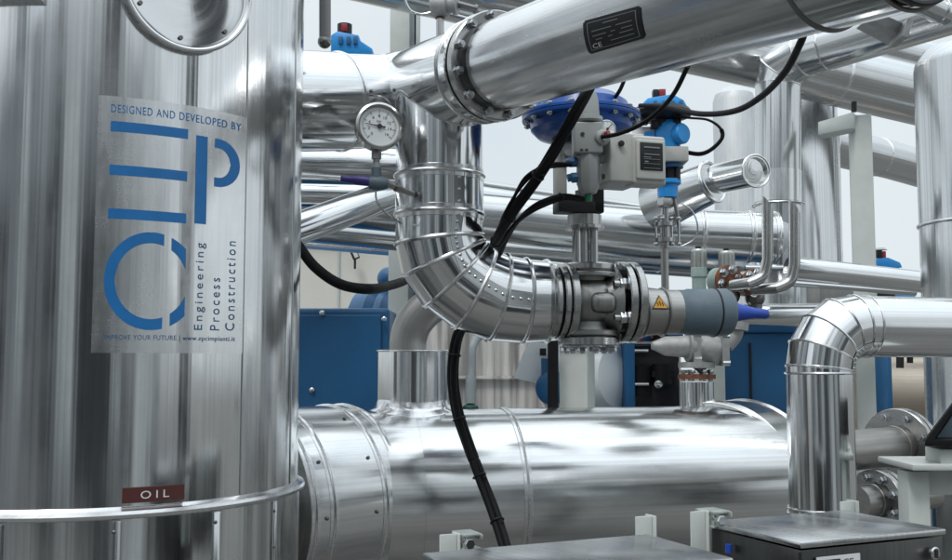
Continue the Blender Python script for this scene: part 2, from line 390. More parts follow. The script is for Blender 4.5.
# unseen building added behind the camera to give the polished metal reflections
T = Thing('reflection_backdrop', 'added grey backdrop building behind the camera, only mirrored in the polished tank', 'building', (0, -9, 0))
mb = MB(); mb.box(V(0, -9.5, 3), (26, 1, 6)); T.part('wall', mb, M['backdrop_grey'])
for k in range(4):
    mb = MB(); mb.box(V(-9 + k * 5.2, -8.97, 1.9), (2.6, .06, 3.8)); T.part('door', mb, M['backdrop_dark'])  # dark panels added for dark bands in the reflections
for k in range(5):
    mb = MB(); mb.box(V(-11.2 + k * 5.2, -8.95, 3.2), (1.0, .05, 5.2)); T.part('reflection_panel', mb, M['white'])  # white panels added for bright bands in the reflections
for i, (x, y, r, h, m, lab) in enumerate([(-3.4, -2.6, .28, 5, 'backdrop_grey', 'tall grey column added to be mirrored at the left of the tank'), (-1.5, -3.4, .16, 5, 'backdrop_dark', 'dark slim column added to be mirrored near the middle of the tank'),
        (.9, -2.7, .35, 5, 'backdrop_dark', 'broad dark column added to be mirrored on the tank front'), (2.6, -2.2, .45, 4, 'white', 'white column added to be mirrored on the tank side'),
        (4.4, -.6, .35, 5, 'backdrop_dark', 'dark column added to be mirrored on the right flank of the tank'), (-4.6, .2, .4, 5, 'backdrop_dark', 'unseen dark column added for reflections beyond the left side of the tank'),
        (-2.4, -3.6, .07, 5, 'white', 'thin white column added to be mirrored left of the tank middle'), (-.5, -4.4, .12, 5, 'white', 'pale slim column added to be mirrored on the tank front'), (.25, -3.2, .06, 5, 'backdrop_dark', 'thin dark column added to be mirrored on the tank front'), (1.9, -4, .1, 5, 'backdrop_dark', 'thin dark column added to be mirrored on the tank right side')]):
    mb = MB(); mb.cyl(V(x, y, 0), V(x, y, h), r, seg=32); solo('reflection_column', mb, M[m], lab, 'column', base=V(x, y, 0))  # columns out of view, added to put vertical streaks in the tank reflections

# ================================================================ BIG TANK AT THE LEFT
TC = V(-.849, 2.3, 0); TR = .437
def tank_theta(x):
    m = (x - CX) / F; a = m * m + 1; b = -2 * (m * TC.x + TC.y); c = TC.x ** 2 + TC.y ** 2 - TR ** 2
    t = (-b - math.sqrt(max(b * b - 4 * a * c, 0))) / (2 * a); return math.atan2(t - TC.y, t * m - TC.x), t
REF_T = tank_theta(143)[1]
def tank_pt(x, y, off=.0):
    th, t = tank_theta(x); z = P(143, y, REF_T).z
    return V(TC.x + math.cos(th) * (TR + off), TC.y + math.sin(th) * (TR + off), z)
T = Thing('storage_tank', 'tall polished metal clad tank with blue company logo and maroon OIL plate', 'tank', (TC.x, TC.y, 0))
zr = P(143, 511, REF_T).z
mb = MB(); mb.lathe(V(TC.x, TC.y, zr), V(0, 0, 1), [(TR, 0)] + [(TR, .01 + k * .2) for k in range(11)], 160, cap=(False, True)); T.part('tank_shell', mb, M['tank'])
mb = MB(); mb.lathe(V(TC.x, TC.y, .0), V(0, 0, 1), [(TR + .004, 0), (TR + .004, zr - .004)], 160, cap=(True, False)); sk = T.part('tank_skirt', mb, M['tank'])
mb = MB(); mb.lathe(V(TC.x, TC.y, zr), V(0, 0, 1), [(TR - .002, -.012), (TR + .010, -.012), (TR + .0155, -.009), (TR + .017, -.003), (TR + .0145, .003), (TR + .007, .005), (TR + .004, .008), (TR - .002, .011)], 160, cap=(False, False)); T.part('ring_band', mb, M['bead'])
for x in (7, 122, 219, 275):
    th, t = tank_theta(x); n = V(math.cos(th), math.sin(th), 0); tv = V(-n.y, n.x, 0); mb = MB()
    c = V(TC.x, TC.y, zr - .4) + n * (TR + .006); mb.box(c, (.004, .016, .77), n, tv); T.part('seam_strip', mb, M['tank'], sk, bevel=.001)
    mb = MB(); mb.ring(V(0, 0, 0), V(0, 0, 1), .01, .001, 4, 3) if 0 else None
    mb.cyl(c + tv * .008 + V(0, 0, .383), c + tv * .008 + V(0, 0, -.38), .0022, seg=8); T.part('seam_bead', mb, M['bead'], sk)
    mb = MB()
    for dz in (.365, .29, .15): rivet_rows(mb, [c + n * .001 + tv * -.004 + V(0, 0, dz)], n, .0042)
    T.part('screw', mb, M['dark_steel'], sk)
for x in (243, 292):
    th, t = tank_theta(x) if x < 295 else (0, 0); n = V(math.cos(th), math.sin(th), 0); mb = MB()
    p = V(TC.x, TC.y, 0) + n * (TR + .0008); mb.cyl(p + V(0, 0, zr + .01), p + V(0, 0, zr + 2.0), .0016, seg=8); T.part('shell_seam', mb, M['tank'])
# manhole drum
mc = tank_pt(178, -20); th, _ = tank_theta(178); n = V(math.cos(th), math.sin(th), 0)
mb = MB(); mb.lathe(mc - n * .04, n, [(.132, 0), (.132, .050), (.129, .052), (.12, .0525), (.0001, .056)], 72, (False, False)); mh = T.part('manhole_cover', mb, M['lidm'])
mb = MB(); mb.ring(mc + n * .012, n, .131, .0055, 72, 10); T.part('manhole_rim', mb, M['bead'], mh)
nx, by = frame_of(n)
for k in range(7):
    a = 2 * PI * k / 7 + .1; q = mc + n * .0122 + (nx * math.cos(a) + by * math.sin(a)) * .112; mb = MB(); mb.hexnut(q, n, .0048, .006); T.part('bolt', mb, M['dark_steel'], mh)
# name plate bracket at the top left
mb = MB(); a, b2 = tank_pt(-40, 10, .015), tank_pt(31, 10, .015)
def tstrip(mb, x0, x1, y0, y1, off0, off1, n=12):
    for i in range(n):
        xa, xb = x0 + (x1 - x0) * i / n, x0 + (x1 - x0) * (i + 1) / n
        q = [tank_pt(xa, y0, off0), tank_pt(xb, y0, off0), tank_pt(xb, y1, off0), tank_pt(xa, y1, off0)]
        r = [tank_pt(xa, y0, off1), tank_pt(xb, y0, off1), tank_pt(xb, y1, off1), tank_pt(xa, y1, off1)]
        b = len(mb.v); mb.v += [tuple(p) for p in q + r]
        for f in ((4, 5, 6, 7), (0, 1, 5, 4), (2, 3, 7, 6)): mb.face([b + k for k in f], [(math.atan2(mb.v[b + k][1] - TC.y, mb.v[b + k][0] - TC.x) * TR, mb.v[b + k][2]) for k in f])
        if i == 0: mb.face((b, b + 4, b + 7, b + 3))
        if i == n - 1: mb.face((b + 1, b + 2, b + 6, b + 5))
tstrip(mb, -60, 26, -60, 2, -.001, .012); bk = T.part('name_plate_holder', mb, M['cast'])
mb = MB(); tstrip(mb, -60, 32, 5, 12, -.001, .02); tstrip(mb, 25, 32, -60, 5, -.001, .02); T.part('holder_frame', mb, M['bead'], bk)
mb = MB(); th, _ = tank_theta(25); rivet_rows(mb, [tank_pt(25, 6, .019)], V(math.cos(th), math.sin(th), 0), .006); T.part('screw', mb, M['dark_steel'], bk)
# logo sticker
mb = MB(); tstrip(mb, 92, 243, 100, 353, -.0004, .0012, 40); film = T.part('sticker', mb, M['film'], label='clear film sticker with blue three letter logo')
def tgrid(mb, x0, x1, f0, f1, off=.0019, n=16):
    "printed shape between two curves f0(x) and f1(x)"
    r0 = []; r1 = []
    for i in range(n + 1):
        x = x0 + (x1 - x0) * i / n; r0.append(tank_pt(x, f0(x), off)); r1.append(tank_pt(x, f1(x), off))
    mb.grid([r0, r1], [[(0, 0)] * (n + 1)] * 2, closed=False)
mb = MB()
for y in (129.5, 172.5, 215.5):
    mb = MB(); tgrid(mb, 105, 183.5, lambda x: y - 5, lambda x: y + 5); T.part('letter_bar', mb, M['logo'], film)
mb = MB(); tgrid(mb, 192, 203.5, lambda x: 129, lambda x: 219.5, n=3)
def bowl(x0, x1, cx, rx, ry, cy, w):
    def o(x): return ry * math.sqrt(max(0, 1 - (max(x - cx, 0) / rx) ** 2))
    def i_(x): return (ry - w) * math.sqrt(max(0, 1 - (max(x - cx, 0) / (rx - w)) ** 2))
    tgrid(mb, x0, x1, lambda x: cy - o(x), lambda x: cy - i_(x), n=40); tgrid(mb, x0, x1, lambda x: cy + o(x), lambda x: cy + i_(x), n=40)
bowl(211, 236.5, 214.5, 22, 25, 154, 9.5); T.part('letter_p', mb, M['logo'], film)
mb = MB()
def ringx(x0, x1, cx, rx, ry, cy, w, n=50):
    def o(x): return ry * math.sqrt(max(0, 1 - ((x - cx) / rx) ** 2))
    def i_(x): return (ry - w) * math.sqrt(max(0, 1 - ((x - cx) / (rx - w)) ** 2))
    tgrid(mb, x0, x1, lambda x: cy - o(x), lambda x: cy - i_(x), n=n); tgrid(mb, x0, x1, lambda x: cy + o(x), lambda x: cy + i_(x), n=n)
ringx(102.6, 162, 150, 47.4, 49, 281, 11); ringx(169.5, 184, 150, 47.4, 49, 281, 11, 12); T.part('letter_c', mb, M['logo'], film)
def tank_text(mb, txt, x0, x1, y0, y1, rot=False, sp=1.0):
    if rot: put_text(mb, txt, lambda s, t: tank_pt(x1 - (x1 - x0) * t, y1 - (y1 - y0) * s, .0019), sp)
    else: put_text(mb, txt, lambda s, t: tank_pt(x0 + (x1 - x0) * s, y1 - (y1 - y0) * t, .0019), sp)
mb = MB(); tank_text(mb, 'DESIGNED AND DEVELOPED BY', 105, 237, 108, 116, sp=1.15); T.part('headline_text', mb, M['logo'], film)
mb = MB(); tank_text(mb, 'IMPROVE YOUR FUTURE | www.epcimpianti.it', 105, 235, 335, 341.5, sp=1.08); T.part('slogan_text', mb, M['logotext'], film)
mb = MB()
def rot_text(txt, xl, xr, y0, y1): put_text(mb, txt, lambda s, t: tank_pt(xr - (xr - xl) * t, y1 - (y1 - y0) * s, .0019), 1.35)
rot_text('Engineering', 194, 204.5, 239, 329); rot_text('Process', 210, 219, 274, 329); rot_text('Construction', 225, 234, 234, 329)
T.part('side_text', mb, M['logotext'], film)
mb = MB(); tstrip(mb, 127, 188, 487, 502.5, .0002, .0018, 8); pl = T.part('oil_plate', mb, M['maroon'])
mb = MB(); put_text(mb, 'OIL', lambda s, t: tank_pt(145 + 28 * s, 498.8 - 7.8 * t, .0024), 1.5); T.part('plate_text', mb, M['letter'], pl)

# ================================================================ TEE RUN WITH ELBOW
P1 = P(510, 62, 2.38); P2 = P(700, 0, 1.80); BD = (P2 - P1); BDn = BD.normalized()
VX, VY = -.100, 2.71
J = V(VX, VY, P1.z - BD.z * .57)     # junction on the line of the upper pipe
T = Thing('insulated_tee_pipe', 'bright clad pipe tee whose vertical leg bends in riveted gores towards the control valve', 'pipe', (VX, VY, P(439, 225, 2.71).z))
br = .128
mb = MB(); a = J - BDn * .04; b = P1 - BDn * .12
mb.sweep([J - BDn * .20, J, J.lerp(b, .5), b], [.124, .127, .124, .122], 72, (True, False)); T.part('tee_branch_jacket', mb, M['clad'])
LL = P(300, 102, 2.66); LJ = P(392, 104, 2.86)
mb = MB(); pts = [P(270, 101, 2.6), P(338, 102, 2.74)]; mb.sweep(pts, .136, 64, (True, False)); T.part('left_jacket', mb, M['clad'])
mb = MB(); pts = [P(338, 102, 2.74), P(392, 101, 2.86), J - BDn * .15 + V(-.01, 0, 0), J - BDn * .05 + V(.02, 0, 0)]; mb.sweep(pts, [.1335, .131, .127, .12], 64, (False, True)); T.part('left_jacket', mb, M['clad'])
mb = MB(); wire_bead(mb, P(338, 102, 2.74), P(392, 101, 2.86) - P(338, 102, 2.74), .1365, .0035); T.part('jacket_band', mb, M['bead'])
mb = MB(); wire_bead(mb, P(383, 101.5, 2.84), P(392, 101, 2.86) - P(338, 102, 2.74), .132, .0025); T.part('jacket_band', mb, M['bead'])
R = .1195
# vertical leg
zt = J.z; z1 = P(439, 177, VY).z; z2 = P(439, 215, VY).z; z3 = P(439, 240, VY).z
for (za, zb) in ((zt, z1), (z1, z2)):
    mb = MB(); mb.cyl(V(VX, VY, za), V(VX, VY, zb), R if za == zt else R + .0012, seg=72, cap=(False, False)); T.part('vertical_jacket', mb, M['clad'])
for z in (z1, z2):
    mb = MB(); wire_bead(mb, V(VX, VY, z), V(0, 0, 1), R + .002, .005); T.part('jacket_band', mb, M['bead'])
# gored elbow
ED = V(1, .22, 0).normalized(); zc = P(524, 300, 2.72).z; ru = .235; rv = z3 - zc
cc = V(VX, VY, z3) + ED * ru
ep = [cc - ED * ru * math.cos(a) - V(0, 0, rv) * math.sin(a) for a in [PI / 2 * i / 5 for i in range(6)]]
tail = cc - V(0, 0, rv)
path = [V(VX, VY, z2)] + ep + [tail + ED * .065, tail + ED * .112]
rads = [R] * 6 + [.116, .112, .108]
gs, rows = gored(path, rads, 72)
for i, g in enumerate(gs): T.part('elbow_gore', g, M['clad'])
for i, rw in enumerate(rows[1:-1]):
    mb = MB(); mb.loop(rw, .0060, 8); T.part('gore_band', mb, M['bead'])
# riveted lap strip along the front right of the leg and round the inside of the elbow
def strip_on(rows, k, w, lift, ts, i0, i1, drift=0.0, rr_=.0042):
    mbs = MB(); rv_ = []
    for i in range(i0, i1):
        A, B = rows[i], rows[i + 1]; n_ = len(A); c0 = sum(A, V(0, 0, 0)) / n_; c1 = sum(B, V(0, 0, 0)) / n_
        ka, kb = (k + int(drift * i)) % n_, (k + int(drift * (i + 1))) % n_; wa, wb = (ka + w) % n_, (kb + w) % n_
        q = [A[ka] + (A[ka] - c0).normalized() * lift, A[wa] + (A[wa] - c0).normalized() * lift]
        q2 = [B[kb] + (B[kb] - c1).normalized() * lift, B[wb] + (B[wb] - c1).normalized() * lift]
        nrm = ((A[ka] - c0) + (B[kb] - c1)).normalized(); e = .04
        m0, m1 = q[0].lerp(q2[0], e), q[1].lerp(q2[1], e); m2, m3 = q[1].lerp(q2[1], 1 - e), q[0].lerp(q2[0], 1 - e)
        mbs.prism([m0, m1, m2, m3], nrm * .0012)
        for t in ts:
            m_ = MB(); rv_.append(m_); rivet_rows(m_, [q[0].lerp(q2[0], t).lerp(q[1].lerp(q2[1], t), .5) + nrm * .001], nrm, rr_)
    return mbs, rv_
def nearest_k(row, target): return min(range(len(row)), key=lambda k: (row[k] - target).length)
kk = nearest_k(rows[1], V(VX + R * .55, VY - R * .83, rows[1][0].z)) 
A = [V(VX, VY, z1) + (p - V(VX, VY, z2)) for p in rows[0]]; At = [V(VX, VY, z1 + .13) + (p - V(VX, VY, z2)) for p in rows[0]]
rws = [At, A] + rows[:-1]
sg = 1 if rows[3][(kk + 3) % 72].y < rows[3][(kk - 3) % 72].y else -1
s1, s2 = strip_on(rws, kk, 3, .0016, (.2, .5, .8), 1, len(rws) - 2, drift=sg * .45, rr_=.005); st = T.part('lap_strip', s1, M['clad']); [T.part('rivet', m_, M['bolt'], st) for m_ in s2]
mb = MB(); mb.cyl(tail + ED * .112, tail + ED * .128, .108, .104, 64, (False, False)); T.part('end_collar', mb, M['steel'])
mb = MB(); mb.cyl(tail + ED * .100, tail + ED * .20, .092, seg=56); T.part('pipe_end', mb, M['steel'])
LA = P(338, 102, 2.74); LB = P(392, 101, 2.86) - LA
for px_, py_ in ((343, 89), (371, 91)):
    mb = MB(); p, n_ = cyl_hit(LA, LB, .133, px_, py_); rivet_rows(mb, [p - n_ * .001], n_, .0055); T.part('screw', mb, M['dark_steel'])
for px_, py_ in ((394, 90), (455, 74), (440, 84)):
    mb = MB(); p, n_ = cyl_hit(J, BDn, .127, px_, py_); rivet_rows(mb, [p - n_ * .001], n_, .0055); T.part('screw', mb, M['dark_steel'])
mb = MB(); q = [cyl_hit(LA, LB, .1335, 343 + i * 4.5, 93.5 + i * .25)[0] for i in range(8)]; mb.sweep(q, .0016, 6); T.part('jacket_seam', mb, M['dark_steel'])
mb = MB(); q = [cyl_hit(J, BDn, .1275, 408 + i * 5.5, 98 - i * 2.6)[0] for i in range(11)]; mb.sweep(q, .0020, 6); T.part('jacket_seam', mb, M['dark_steel'])
# gusset bead where leg meets branch
g = []
for i in range(0, 121):
    a_ = PI + PI * i / 120 * 1.0; x_, y_ = VX + (R + .001) * math.cos(a_), VY + (R + .001) * math.sin(a_)
    w0 = V(x_, y_, 0) - V(J.x, J.y, J.z); zz = V(0, 0, 1); dz_ = zz - BDn * BDn.z; w1 = w0 - BDn * w0.dot(BDn); rb = .1245
    A_, B_, C_ = dz_.dot(dz_), 2 * dz_.dot(w1), w1.dot(w1) - rb * rb
    if B_ * B_ - 4 * A_ * C_ <= 0: continue
    z_ = (-B_ - math.sqrt(B_ * B_ - 4 * A_ * C_)) / (2 * A_); p = V(x_, y_, z_)
    if (p - J).dot(BDn) > -.06: g.append(p)
mb = MB(); mb.sweep(g[::3], .0034, 8); T.part('joint_seam', mb, M['bead'])
for i in (int(len(g) * .35), int(len(g) * .62)):
    mb = MB(); q = g[i]; n_ = (q - V(VX, VY, q.z)).normalized(); rivet_rows(mb, [q + V(0, 0, .014) + n_ * .002], n_, .0055); T.part('screw', mb, M['dark_steel'])
# ================================================================ UPPER PIPE WITH FLANGES
T = Thing('flanged_overhead_pipe', 'large bright pipe running up towards the camera with bolted flanges and black name plate', 'pipe', P1)
def on(t): return P1 + BDn * t
mb = MB(); mb.lathe(on(-.145), BDn, [(.122, 0), (.129, .003), (.131, .010), (.1325, .055), (.136, .057), (.137, .060), (.135, .063), (.10, .064)], 72); T.part('end_band', mb, M['clad'])
mb = MB(); mb.ring(on(-.143), BDn, .131, .0035, 64); T.part('band_bead', mb, M['bead'])
mb = MB(); mb.lathe(on(-.081), BDn, [(.1, 0), (.130, 0), (.130, .008), (.1, .008)], 64); T.part('gasket', mb, M['blackp'])
mb = MB(); mb.lathe(on(-.073), BDn, [(.1, 0), (.133, 0), (.136, .003), (.136, .023), (.133, .026), (.1, .026)], 72); fl = T.part('flange', mb, M['steel'])
bolts(T, on(-.047), BDn, .122, 12, .0105, .015, a0=.26, parent=fl)
mb = MB(); mb.cyl(on(-.06), on(0.0), .105, seg=64); T.part('flange_neck', mb, M['dark_steel'])
r0 = .1115
mb = MB(); mb.lathe(on(0), BDn, [(r0 - .006, -.022), (r0 - .001, -.021), (r0, -.018)] + [(r0, .05 * k) for k in range(0, 19)] + [(r0, .965)], 96, (True, False)); T.part('jacket', mb, M['clad_rough'])
Lx = lambda px: next(t for t in [k * .002 for k in range(900)] if (lambda q: CX + F * q.x / q.y)(on(t)) >= px)
mb = MB(); mb.ring(on(.965), BDn, r0 + .002, .0042, 72, 8); T.part('jacket_band', mb, M['dark_steel'])
mb = MB(); mb.lathe(on(.965), BDn, [(r0, 0), (r0 + .0015, .002), (r0 + .0015, .147), (r0 - .004, .149)], 96, (False, True)); T.part('jacket', mb, M['clad'])
mb = MB(); mb.ring(on(1.112), BDn, r0 + .002, .0036, 72, 8); T.part('jacket_band', mb, M['dark_steel'])
mb = MB(); mb.cyl(on(1.08), on(1.13), r0 - .006, seg=80); T.part('end_section', mb, M['endcap'])
mb = MB(); mb.ring(on(1.13), BDn, r0 - .004, .005, 72, 8); T.part('end_gasket', mb, M['blackp'])
# name plate: curved sheet on the pipe surface
def on_pipe(t, ang, off):
    side = V(0, 0, 1); nn = (V(0, 0, 1) - BDn * BDn.z).normalized(); bb = BDn.cross(nn)
    return on(t) + (nn * math.cos(ang) + bb * math.sin(ang)) * (r0 + off)
def pipe_hit(x, y):
    "find (t, ang) on the pipe surface nearest to a pixel"
    best = None
    for i in range(0, 360):
        t = i * .003
        for j in range(-90, 91, 2):
            q = on_pipe(t, j * PI / 180 * SIDE, 0); u = CX + F * (q.x / q.y) ; 
            cq = cam_proj(q); d = (cq[0] - x) ** 2 + (cq[1] - y) ** 2
            n_ = q - on(t)
            if n_.dot(V(0, 0, EYE) - q) < 0: continue
            if best is None or d < best[0]: best = (d, t, j * PI / 180 * SIDE)
    return best[1], best[2]
def cam_proj(q):
    d = q - V(0, 0, EYE); f = V(0, math.cos(PITCH), math.sin(PITCH)); u = V(0, -math.sin(PITCH), math.cos(PITCH))
    z = d.dot(f); return CX + F * d.x / z, CY - F * d.dot(u) / z
SIDE = 1
tA, aA = .333, 0
def angle_range():
    # angle of the surface facing the camera
    nn = (V(0, 0, 1) - BDn * BDn.z).normalized(); bb = BDn.cross(nn); c = (V(0, 0, EYE) - on(.33)).normalized(); return math.atan2(c.dot(bb), c.dot(nn))
AF = angle_range(); SIDE = 1 if AF > 0 else -1
def hit2(x, y):
    best = None
    for i in range(0, 300):
        t = i * .003
        for j in range(-80, 81, 2):
            a = AF + j * PI / 180; cq = cam_proj(on_pipe(t, a, 0)); d = (cq[0] - x) ** 2 + (cq[1] - y) ** 2
            if best is None or d < best[0]: best = (d, t, a)
    return best[1], best[2]
n0 = hit2(583, 21); n1 = hit2(641, 6); n2 = hit2(647, 38); n3 = hit2(590, 55)
def plate(s, t, off):
    a = [n0[k] * (1 - s) * (1 - t) + n1[k] * s * (1 - t) + n2[k] * s * t + n3[k] * (1 - s) * t for k in (0, 1)]; return on_pipe(a[0], a[1], off)
def plate_patch(mb, s0, s1, t0, t1, off, n=8, r=0):
    rws = [[plate(s0 + (s1 - s0) * i / n, t0 + (t1 - t0) * j / n, off) for i in range(n + 1)] for j in range(n + 1)]
    mb.grid(rws, [[(0, 0)] * (n + 1)] * (n + 1), closed=False)
mb = MB(); plate_patch(mb, .03, .97, 0, 1, .0015); plate_patch(mb, 0, 1, .05, .95, .0013); np_ = T.part('name_plate', mb, M['blackp'])
mb = MB()
for t in (.1, .9): plate_patch(mb, .08, .92, t - .008, t + .008, .002)
for s in (.08, .92): plate_patch(mb, s - .006, s + .006, .1, .9, .002, 4)
for t, s0, s1 in ((.2, .36, .62), (.36, .15, .5), (.36, .58, .85), (.5, .15, .4), (.5, .48, .56), (.5, .66, .85), (.62, .2, .32), (.62, .42, .5), (.62, .62, .85), (.76, .45, .85)):
    plate_patch(mb, s0, s1, t - .012, t + .012, .002, 3)
T.part('plate_lines', mb, M['greyprint'], np_)
mb = MB(); put_text(mb, 'CE', lambda s, t: plate(.12 + .16 * s, .86 - .14 * t, .0022)); T.part('plate_text', mb, M['letter'], np_)

# ================================================================ PRESSURE GAUGE AND ITS VALVE
G = Frame(379, 127, 2.5); dn = V(.28, -.95, .05).normalized(); gc = G(0, 0)
T = Thing('pressure_gauge', 'round steel pressure gauge with white dial at the pipe tee', 'gauge', G(-3, 42))
k = G.k
mb = MB(); mb.lathe(gc - dn * .034, dn, [(.001, 0), (21.5 * k, 0), (23 * k, .004), (23 * k, .036), (24.5 * k, .038), (24.5 * k, .046), (22 * k, .049), (20.5 * k, .045), (20.5 * k, .038), (.001, .038)], 64, (False, False)); T.part('gauge_case', mb, M['steel'])
mb = MB(); mb.lathe(gc + dn * .0045, dn, [(20.3 * k, 0), (.0001, .0002)], 64, (False, False)); dl = T.part('dial', mb, M['dial'])
gx, gy = V(0, 0, 1).cross(dn).normalized(), V(0, 0, 1); gy = dn.cross(gx); gd = gc + dn * .0055
mb = MB()
for i in range(41):
    a = math.radians(225 - 270 * i / 40); L_ = 3.6 if i % 5 == 0 else 1.8
    u = gx * math.cos(a) + gy * math.sin(a); vv = dn.cross(u); c0 = gd + u * k * (16.5 - L_ / 2 + 1.2)
    mb.box(c0, (L_ * k, (.55 if i % 5 == 0 else .3) * k, .0004), u, vv, dn)
T.part('dial_marks', mb, M['ink'], dl)
mb = MB()
for i, s_ in enumerate(['0', '2', '4', '6', '8', '10', '12', '14', '16']):
    a = math.radians(225 - 270 * i / 8); c0 = gd + (gx * math.cos(a) + gy * math.sin(a)) * 11 * k; wd = 2.2 if len(s_) == 1 else 3.6
    quad_text(mb, s_, c0 - gx * wd / 2 * k - gy * 1.5 * k, gx * wd * k, gy * 3 * k)
quad_text(mb, 'bar', gd - gx * 2.5 * k + gy * 4 * k, gx * 5 * k, gy * 3 * k)
T.part('dial_numbers', mb, M['ink'], dl)
a = math.radians(172); u = gx * math.cos(a) + gy * math.sin(a); vv = dn.cross(u)
mb = MB(); nd = gd + dn * .002; mb.prism([nd - u * 6 * k + vv * 1.0 * k, nd - u * 6 * k - vv * 1.0 * k, nd + u * 15 * k - vv * .2 * k, nd + u * 15 * k + vv * .2 * k], dn * .0008); mb.cyl(nd, nd + dn * .003, 2.4 * k, seg=16); T.part('needle', mb, M['ink'])
mb = MB(); s0 = G(-3, 22, 6); mb.cyl(s0, G(-3, 32, 6), 5 * k, seg=6); mb.cyl(G(-3, 32, 6), G(-3, 37, 6), 3.4 * k, seg=20); T.part('gauge_stem', mb, M['cast'])
mb = MB(); mb.cyl(G(-3, 36, 6), G(-3, 41, 6), 4.2 * k, seg=24); T.part('adapter', mb, M['galv'])
T = Thing('gauge_valve', 'small grey gauge valve with a purple grip under the pressure gauge', 'valve', G(-3, 62))
mb = MB(); mb.cyl(G(-3, 41, 6), G(-3, 52, 6), 5.4 * k, seg=32); mb.lathe(G(-10, 56, 6), V(1, 0, -.06), [(.001, 0), (6.5 * k, .001), (7.5 * k, 4 * k), (7.5 * k, 12 * k), (5 * k, 19 * k), (.001, 19 * k)], 28); T.part('valve_body', mb, M['lagging'])
mb = MB(); mb.lathe(G(-9, 55, 5), V(-1, 0, .10), [(5.2 * k, 0), (5.2 * k, 14 * k), (3.8 * k, 18 * k), (3.2 * k, 26 * k), (3.6 * k, 28 * k), (2.8 * k, 30 * k), (.001, 30 * k)], 28); T.part('handle', mb, M['purple'])
mb = MB(); mb.cyl(G(7, 57, 6), G(32, 62, 40), 3 * k, seg=20); mb.lathe(G(16, 59, 16), V(.6, .8, -.1), [(4.6 * k, 0), (4.6 * k, 7 * k)], 6); T.part('connector', mb, M['cast'])
mb = MB(); mb.sweep(crom([G(-3, 62, 6), G(-3, 72, 6), G(2, 82, 8), G(12, 90, 20), G(20, 93, 42)], 6), 1.0 * k, 8); T.part('drain_wire', mb, M['bolt'])

# ================================================================ CONTROL VALVE (body, yoke, diaphragm)
VO = Frame(588, 303, 2.76, math.atan(.22)); k = VO.k; AX = VO.X
T = Thing('control_valve', 'stainless flanged control valve with a deep blue diaphragm actuator on top', 'valve', VO(0, 42))
mb = MB()
mb.sweep([VO(-22, -1), VO(-14, -1), VO(-6, -1), VO(6, -1), VO(14, -1), VO(26, -1)], [30 * k, 22 * k, 27 * k, 27 * k, 26 * k, 36 * k], 40)
mb.sweep([VO(0, -34), VO(0, -22), VO(0, -8), VO(0, 8), VO(0, 22), VO(0, 34)], [26 * k, 19 * k, 22 * k, 22 * k, 19 * k, 25 * k], 40)
mb.sphere(VO(0, -1), 29 * k, 24, 1.05, 1, .95)
T.part('valve_body', mb, M['cast'], sharp=50)
mb = MB(); mb.box(VO(7, 1, -24), (28 * k, 18 * k, 21 * k), VO.X, VO.Y); T.part('body_boss', mb, M['cast'], bevel=8 * k)
def disc(name, dx, R_, th, mat='steel', dirv=None, dy=-1):
    m_ = MB(); e = 1.2 * k; m_.lathe(VO(dx, dy), dirv or AX, [(R_ * .5 * k, 0), (R_ * k - e, 0), (R_ * k, e), (R_ * k, th * k - e), (R_ * k - e, th * k), (R_ * .5 * k, th * k)], 64)
    return T.part(name, m_, M[mat])
disc('flange', -34, 38, 6); disc('gasket', -28, 35, 1.5, 'blackp'); fl1 = disc('flange', -26.5, 38, 8)
disc('gasket', -36, 35, 2, 'blackp'); disc('flange', -42, 37, 6)
fl2 = disc('flange', 31, 41, 8); disc('gasket', 39, 38, 2, 'blackp'); disc('flange', 41, 41, 8)
bolts(T, VO(31, -1), -AX, 33 * k, 6, 6.2 * k, 7 * k, a0=PI / 6, parent=fl2, stud=2.0)
up = V(0, 0, 1)
disc('bonnet_flange', 0, 27, 7, 'steel', up, -32); bf = disc('bonnet_plate', 0, 29, 5, 'cast', up, -25)
b2 = disc('bottom_flange', 0, 30, 6, 'cast', up, 33); b3 = disc('bottom_plate', 0, 30, 9, 'steel', up, 43)
bolts(T, VO(0, 43), -up, 23 * k, 6, 5.6 * k, 5 * k, a0=.35, parent=b3)
for dx, q_ in ((-10, 4.6), (-1, 5.5), (8, 4.2)):
    mb = MB(); mb.cyl(VO(dx - 2, -36, -2 if dx != -1 else 3), VO(dx - 2, -76, -2 if dx != -1 else 3), q_ * k, seg=32); T.part('bonnet_pillar', mb, M['steel'])
mb = MB(); mb.lathe(VO(-3, -74), up, [(12 * k, 0), (20 * k, 0), (20 * k, 3 * k), (17 * k, 4 * k), (17 * k, 14 * k), (10 * k, 14 * k)], 48); T.part('bonnet_nut', mb, M['steel'])
# yoke
mb = MB(); mb.box(VO(-9, -96, 2), (47 * k, 22 * k, 12 * k), VO.X, VO.Y); T.part('yoke_base', mb, M['blackp'], bevel=.003)
mb = MB(); mb.box(VO(-26, -130, 8), (10 * k, 16 * k, 66 * k), VO.X, VO.Y); T.part('yoke_leg', mb, M['greybox'], bevel=.002)
mb = MB(); mb.box(VO(10, -124, 2), (10 * k, 22 * k, 66 * k), VO.X, VO.Y); T.part('yoke_leg', mb, M['blackp'], bevel=.002)
mb = MB(); mb.cyl(VO(-5, -92, 4), VO(-5, -170, 6), 3 * k, seg=24); mb.cyl(VO(-5, -106, 4), VO(-5, -114, 4), 6 * k, seg=6); T.part('stem', mb, M['bolt'])
mb = MB(); mb.box(VO(-21, -150, -2), (12 * k, 5 * k, 20 * k), VO.X, VO.Y); mb.cyl(VO(-22, -150, -4), VO(-22, -150, -9), 4 * k, seg=16); T.part('mounting_plate', mb, M['alu_cast'], bevel=.0015)
